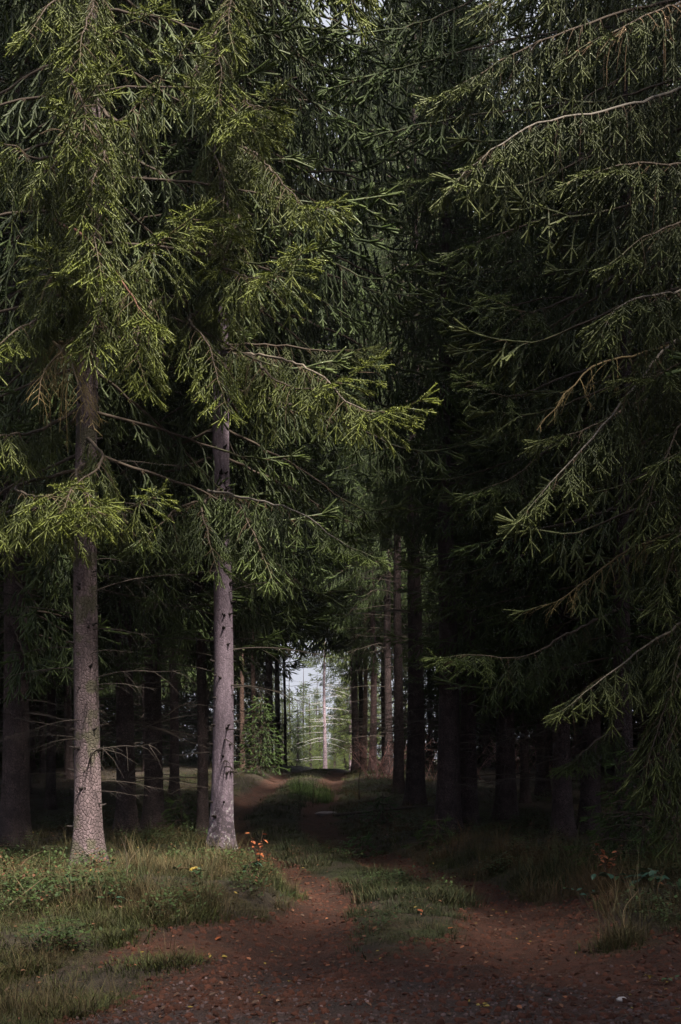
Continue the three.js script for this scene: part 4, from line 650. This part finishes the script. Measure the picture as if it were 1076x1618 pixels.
  plant('bramble', 'green bramble below the orange leaved sapling beside the track', 'bramble', 388, 1390, 0.26, 16, [GREEN, TEAL, GREEN], 0.085, 2, 0.3);
  plant('bramble', 'green bramble between the mauve trunk and the left bank edge', 'bramble', 318, 1392, 0.24, 20, [GREEN, GREEN, YELLOW], 0.075, 3, 0.4);
  plant('bramble', 'dark bluish green bramble in the middle of the left bank', 'bramble', 192, 1428, 0.2, 16, [TEAL, GREEN], 0.08, 4, 0.35);
  plant('bramble', 'dark green bramble at the front of the purplish trunk', 'bramble', 110, 1405, 0.22, 14, [GREEN, TEAL], 0.075, 5, 0.4);
  plant('beech_sapling', 'sapling with rusty orange leaves in front of the right spruces', 'sapling', 962, 1400, 0.46, 34, [RUSTY, ORANGE, RUSTY], 0.058, 6, 0.2);
  plant('bramble', 'bluish green bramble with big leaves on the right bank crest', 'bramble', 1000, 1405, 0.3, 22, [TEAL, TEAL, GREEN], 0.095, 7, 0.4);
  plant('bramble', 'dark green bramble at the right edge of the photo on the bank', 'bramble', 1058, 1408, 0.3, 22, [TEAL, GREEN], 0.1, 8, 0.4);
  plant('bramble', 'small bramble at the left tip of the right bank', 'bramble', 922, 1428, 0.2, 10, [TEAL, GREEN], 0.075, 9, 0.3);
  plant('bramble', 'low green plant in the dark hollow at the far end of the middle strip', 'bramble', 632, 1388, 0.16, 14, [TEAL, GREEN], 0.06, 10, 0.35);
  plant('weed', 'yellowish green weed on the verge at the lower right corner', 'weed', 1045, 1560, 0.12, 14, [YELLOW, GREEN], 0.045, 11, 0.16);
  plant('weed', 'tiny yellow green weed on the gravel at bottom right', 'weed', 760, 1590, 0.05, 10, [YELLOW], 0.03, 12, 0.1);

  // dry sticks and stalks
  const stick = (name, label, cat, list, th, col, twigs) => { const [px, py] = list[0], d = ground(px, py), x = xAt(px, d), base = V(x, H(x, d) - 0.02, -d); const T = new Tube(), pts = list.map(([a, b]) => at(a, b, d).sub(base)); pts[0].set(0, 0, 0); const c = new THREE.CatmullRomCurve3(pts).getPoints(10); T.add(c, (q) => th * (1 - 0.75 * q), col, 5); const r = rngOf(px); const o = mesh(name, T.build(), M.wood); o.position.copy(base); tag(o, label, cat); for (let k = 0; k < twigs; k++) { const b = c[4 + Math.floor(r() * 6)]; mesh('twig', new Tube().add([b.clone(), b.clone().add(V((r() - 0.5) * 0.25, 0.12 + 0.1 * r(), (r() - 0.5) * 0.25))], [th * 0.4, th * 0.15], col, 4).build(), M.wood, o); } return o; };
  stick('dry_stick', 'leaning straw coloured stick in the grass right of the purplish trunk', 'stick', [[200, 1400], [205, 1360], [228, 1335]], 0.006, [0.2, 0.15, 0.1], 1);
  stick('dry_stick', 'thin upright twig between the two lit trunks', 'stick', [[198, 1398], [200, 1350], [190, 1322]], 0.005, [0.12, 0.09, 0.07], 2);
  stick('dry_stick', 'long bent dry stalk at the left edge by the dark trunk', 'stick', [[0, 1440], [40, 1410], [72, 1385]], 0.008, [0.2, 0.15, 0.09], 1);
  stick('dry_stick', 'arching thin bramble cane at the left edge', 'stick', [[18, 1400], [40, 1360], [68, 1344]], 0.005, [0.2, 0.14, 0.09], 0);
  stick('dry_stick', 'arched dark twig on the crest of the left bank', 'stick', [[368, 1425], [395, 1405], [432, 1403]], 0.005, [0.06, 0.045, 0.04], 0);
  stick('dry_stick', 'slanting bare twig in front of the right hand pair of trunks', 'stick', [[965, 1388], [950, 1360], [935, 1335]], 0.005, [0.2, 0.15, 0.12], 1);
  stick('dry_stick', 'straw coloured stalk on the right bank slope', 'stick', [[990, 1478], [985, 1440], [1010, 1405]], 0.005, [0.25, 0.18, 0.11], 2);
  stick('dry_stalk', 'dark dry stalk on the middle strip, left of the pair before the green clump', 'stalk', [[474, 1290], [474, 1255], [472, 1230]], 0.010, [0.045, 0.035, 0.03], 3);
  stick('dry_stalk', 'dark dry stalk on the middle strip, right one before the green clump', 'stalk', [[494, 1275], [495, 1245], [493, 1222]], 0.010, [0.045, 0.035, 0.03], 3);
  stick('dry_stalk', 'thin dark stem at the left rim of the pinkish shrub', 'stalk', [[568, 1262], [567, 1235], [571, 1205]], 0.02, [0.04, 0.03, 0.028], 2);
  { const d = ground(590, 1284), base = at(560, 1284, d); base.y = H(base.x, d) + 0.05; const T = new Tube().add([V(-0.4, 0, 0), V(0.5, 0.08, -0.1), V(1.4, 0.16, -0.35), V(2.1, 0.2, -0.5)], (q) => 0.035 * (1 - 0.6 * q), [0.06, 0.045, 0.04], 7); const o = mesh('fallen_branch', T.build(), M.wood); o.position.copy(base); tag(o, 'dark fallen branch lying across the grass at the right side of the bend', 'branch'); }
  { // bare pinkish shrub right of the track
    const d = 35, x = xAt(603, d), t = thing('bare_shrub', 'bare shrub with pinkish brown twigs right of the track', 'shrub', V(x, H(x, d), -d)), r = rngOf(61);
    for (let k = 0; k < 34; k++) { const a = r() * 6.283, T = new Tube(); makeDead(0.9 + 0.9 * r(), 900 + k, 0.55, 12, [0.24, 0.125, 0.12], 4, T, V((r() - 0.5) * 1.1, 0, (r() - 0.5) * 0.8), V(Math.cos(a) * 0.6, 1.1, Math.sin(a) * 0.6), 0.011); mesh('stem', T.build(), M.wood, t); }
  }
  for (const [px, d, s, w] of [[705, 34, 31, 'between the stout twin trunks and the wide trunk'], [840, 38, 33, 'deep between the wide trunk and the right pair']]) { const x = xAt(px, d), t = thing('bare_shrub', 'bare pinkish undergrowth ' + w, 'shrub', V(x, H(x, d), -d)), r = rngOf(s); for (let k = 0; k < 24; k++) { const a = r() * 6.283, T = new Tube(); makeDead(0.9 + 0.8 * r(), 1900 + k + s * 50, 0.5, 10, [0.22, 0.12, 0.115], 3, T, V((r() - 0.5) * 2.2, 0, (r() - 0.5)), V(Math.cos(a) * 0.6, 1.1, Math.sin(a) * 0.6), 0.012); mesh('stem', T.build(), M.wood, t); } }
}

// ------------------------------------------------------------------ renderer
renderer.render(scene, camera);
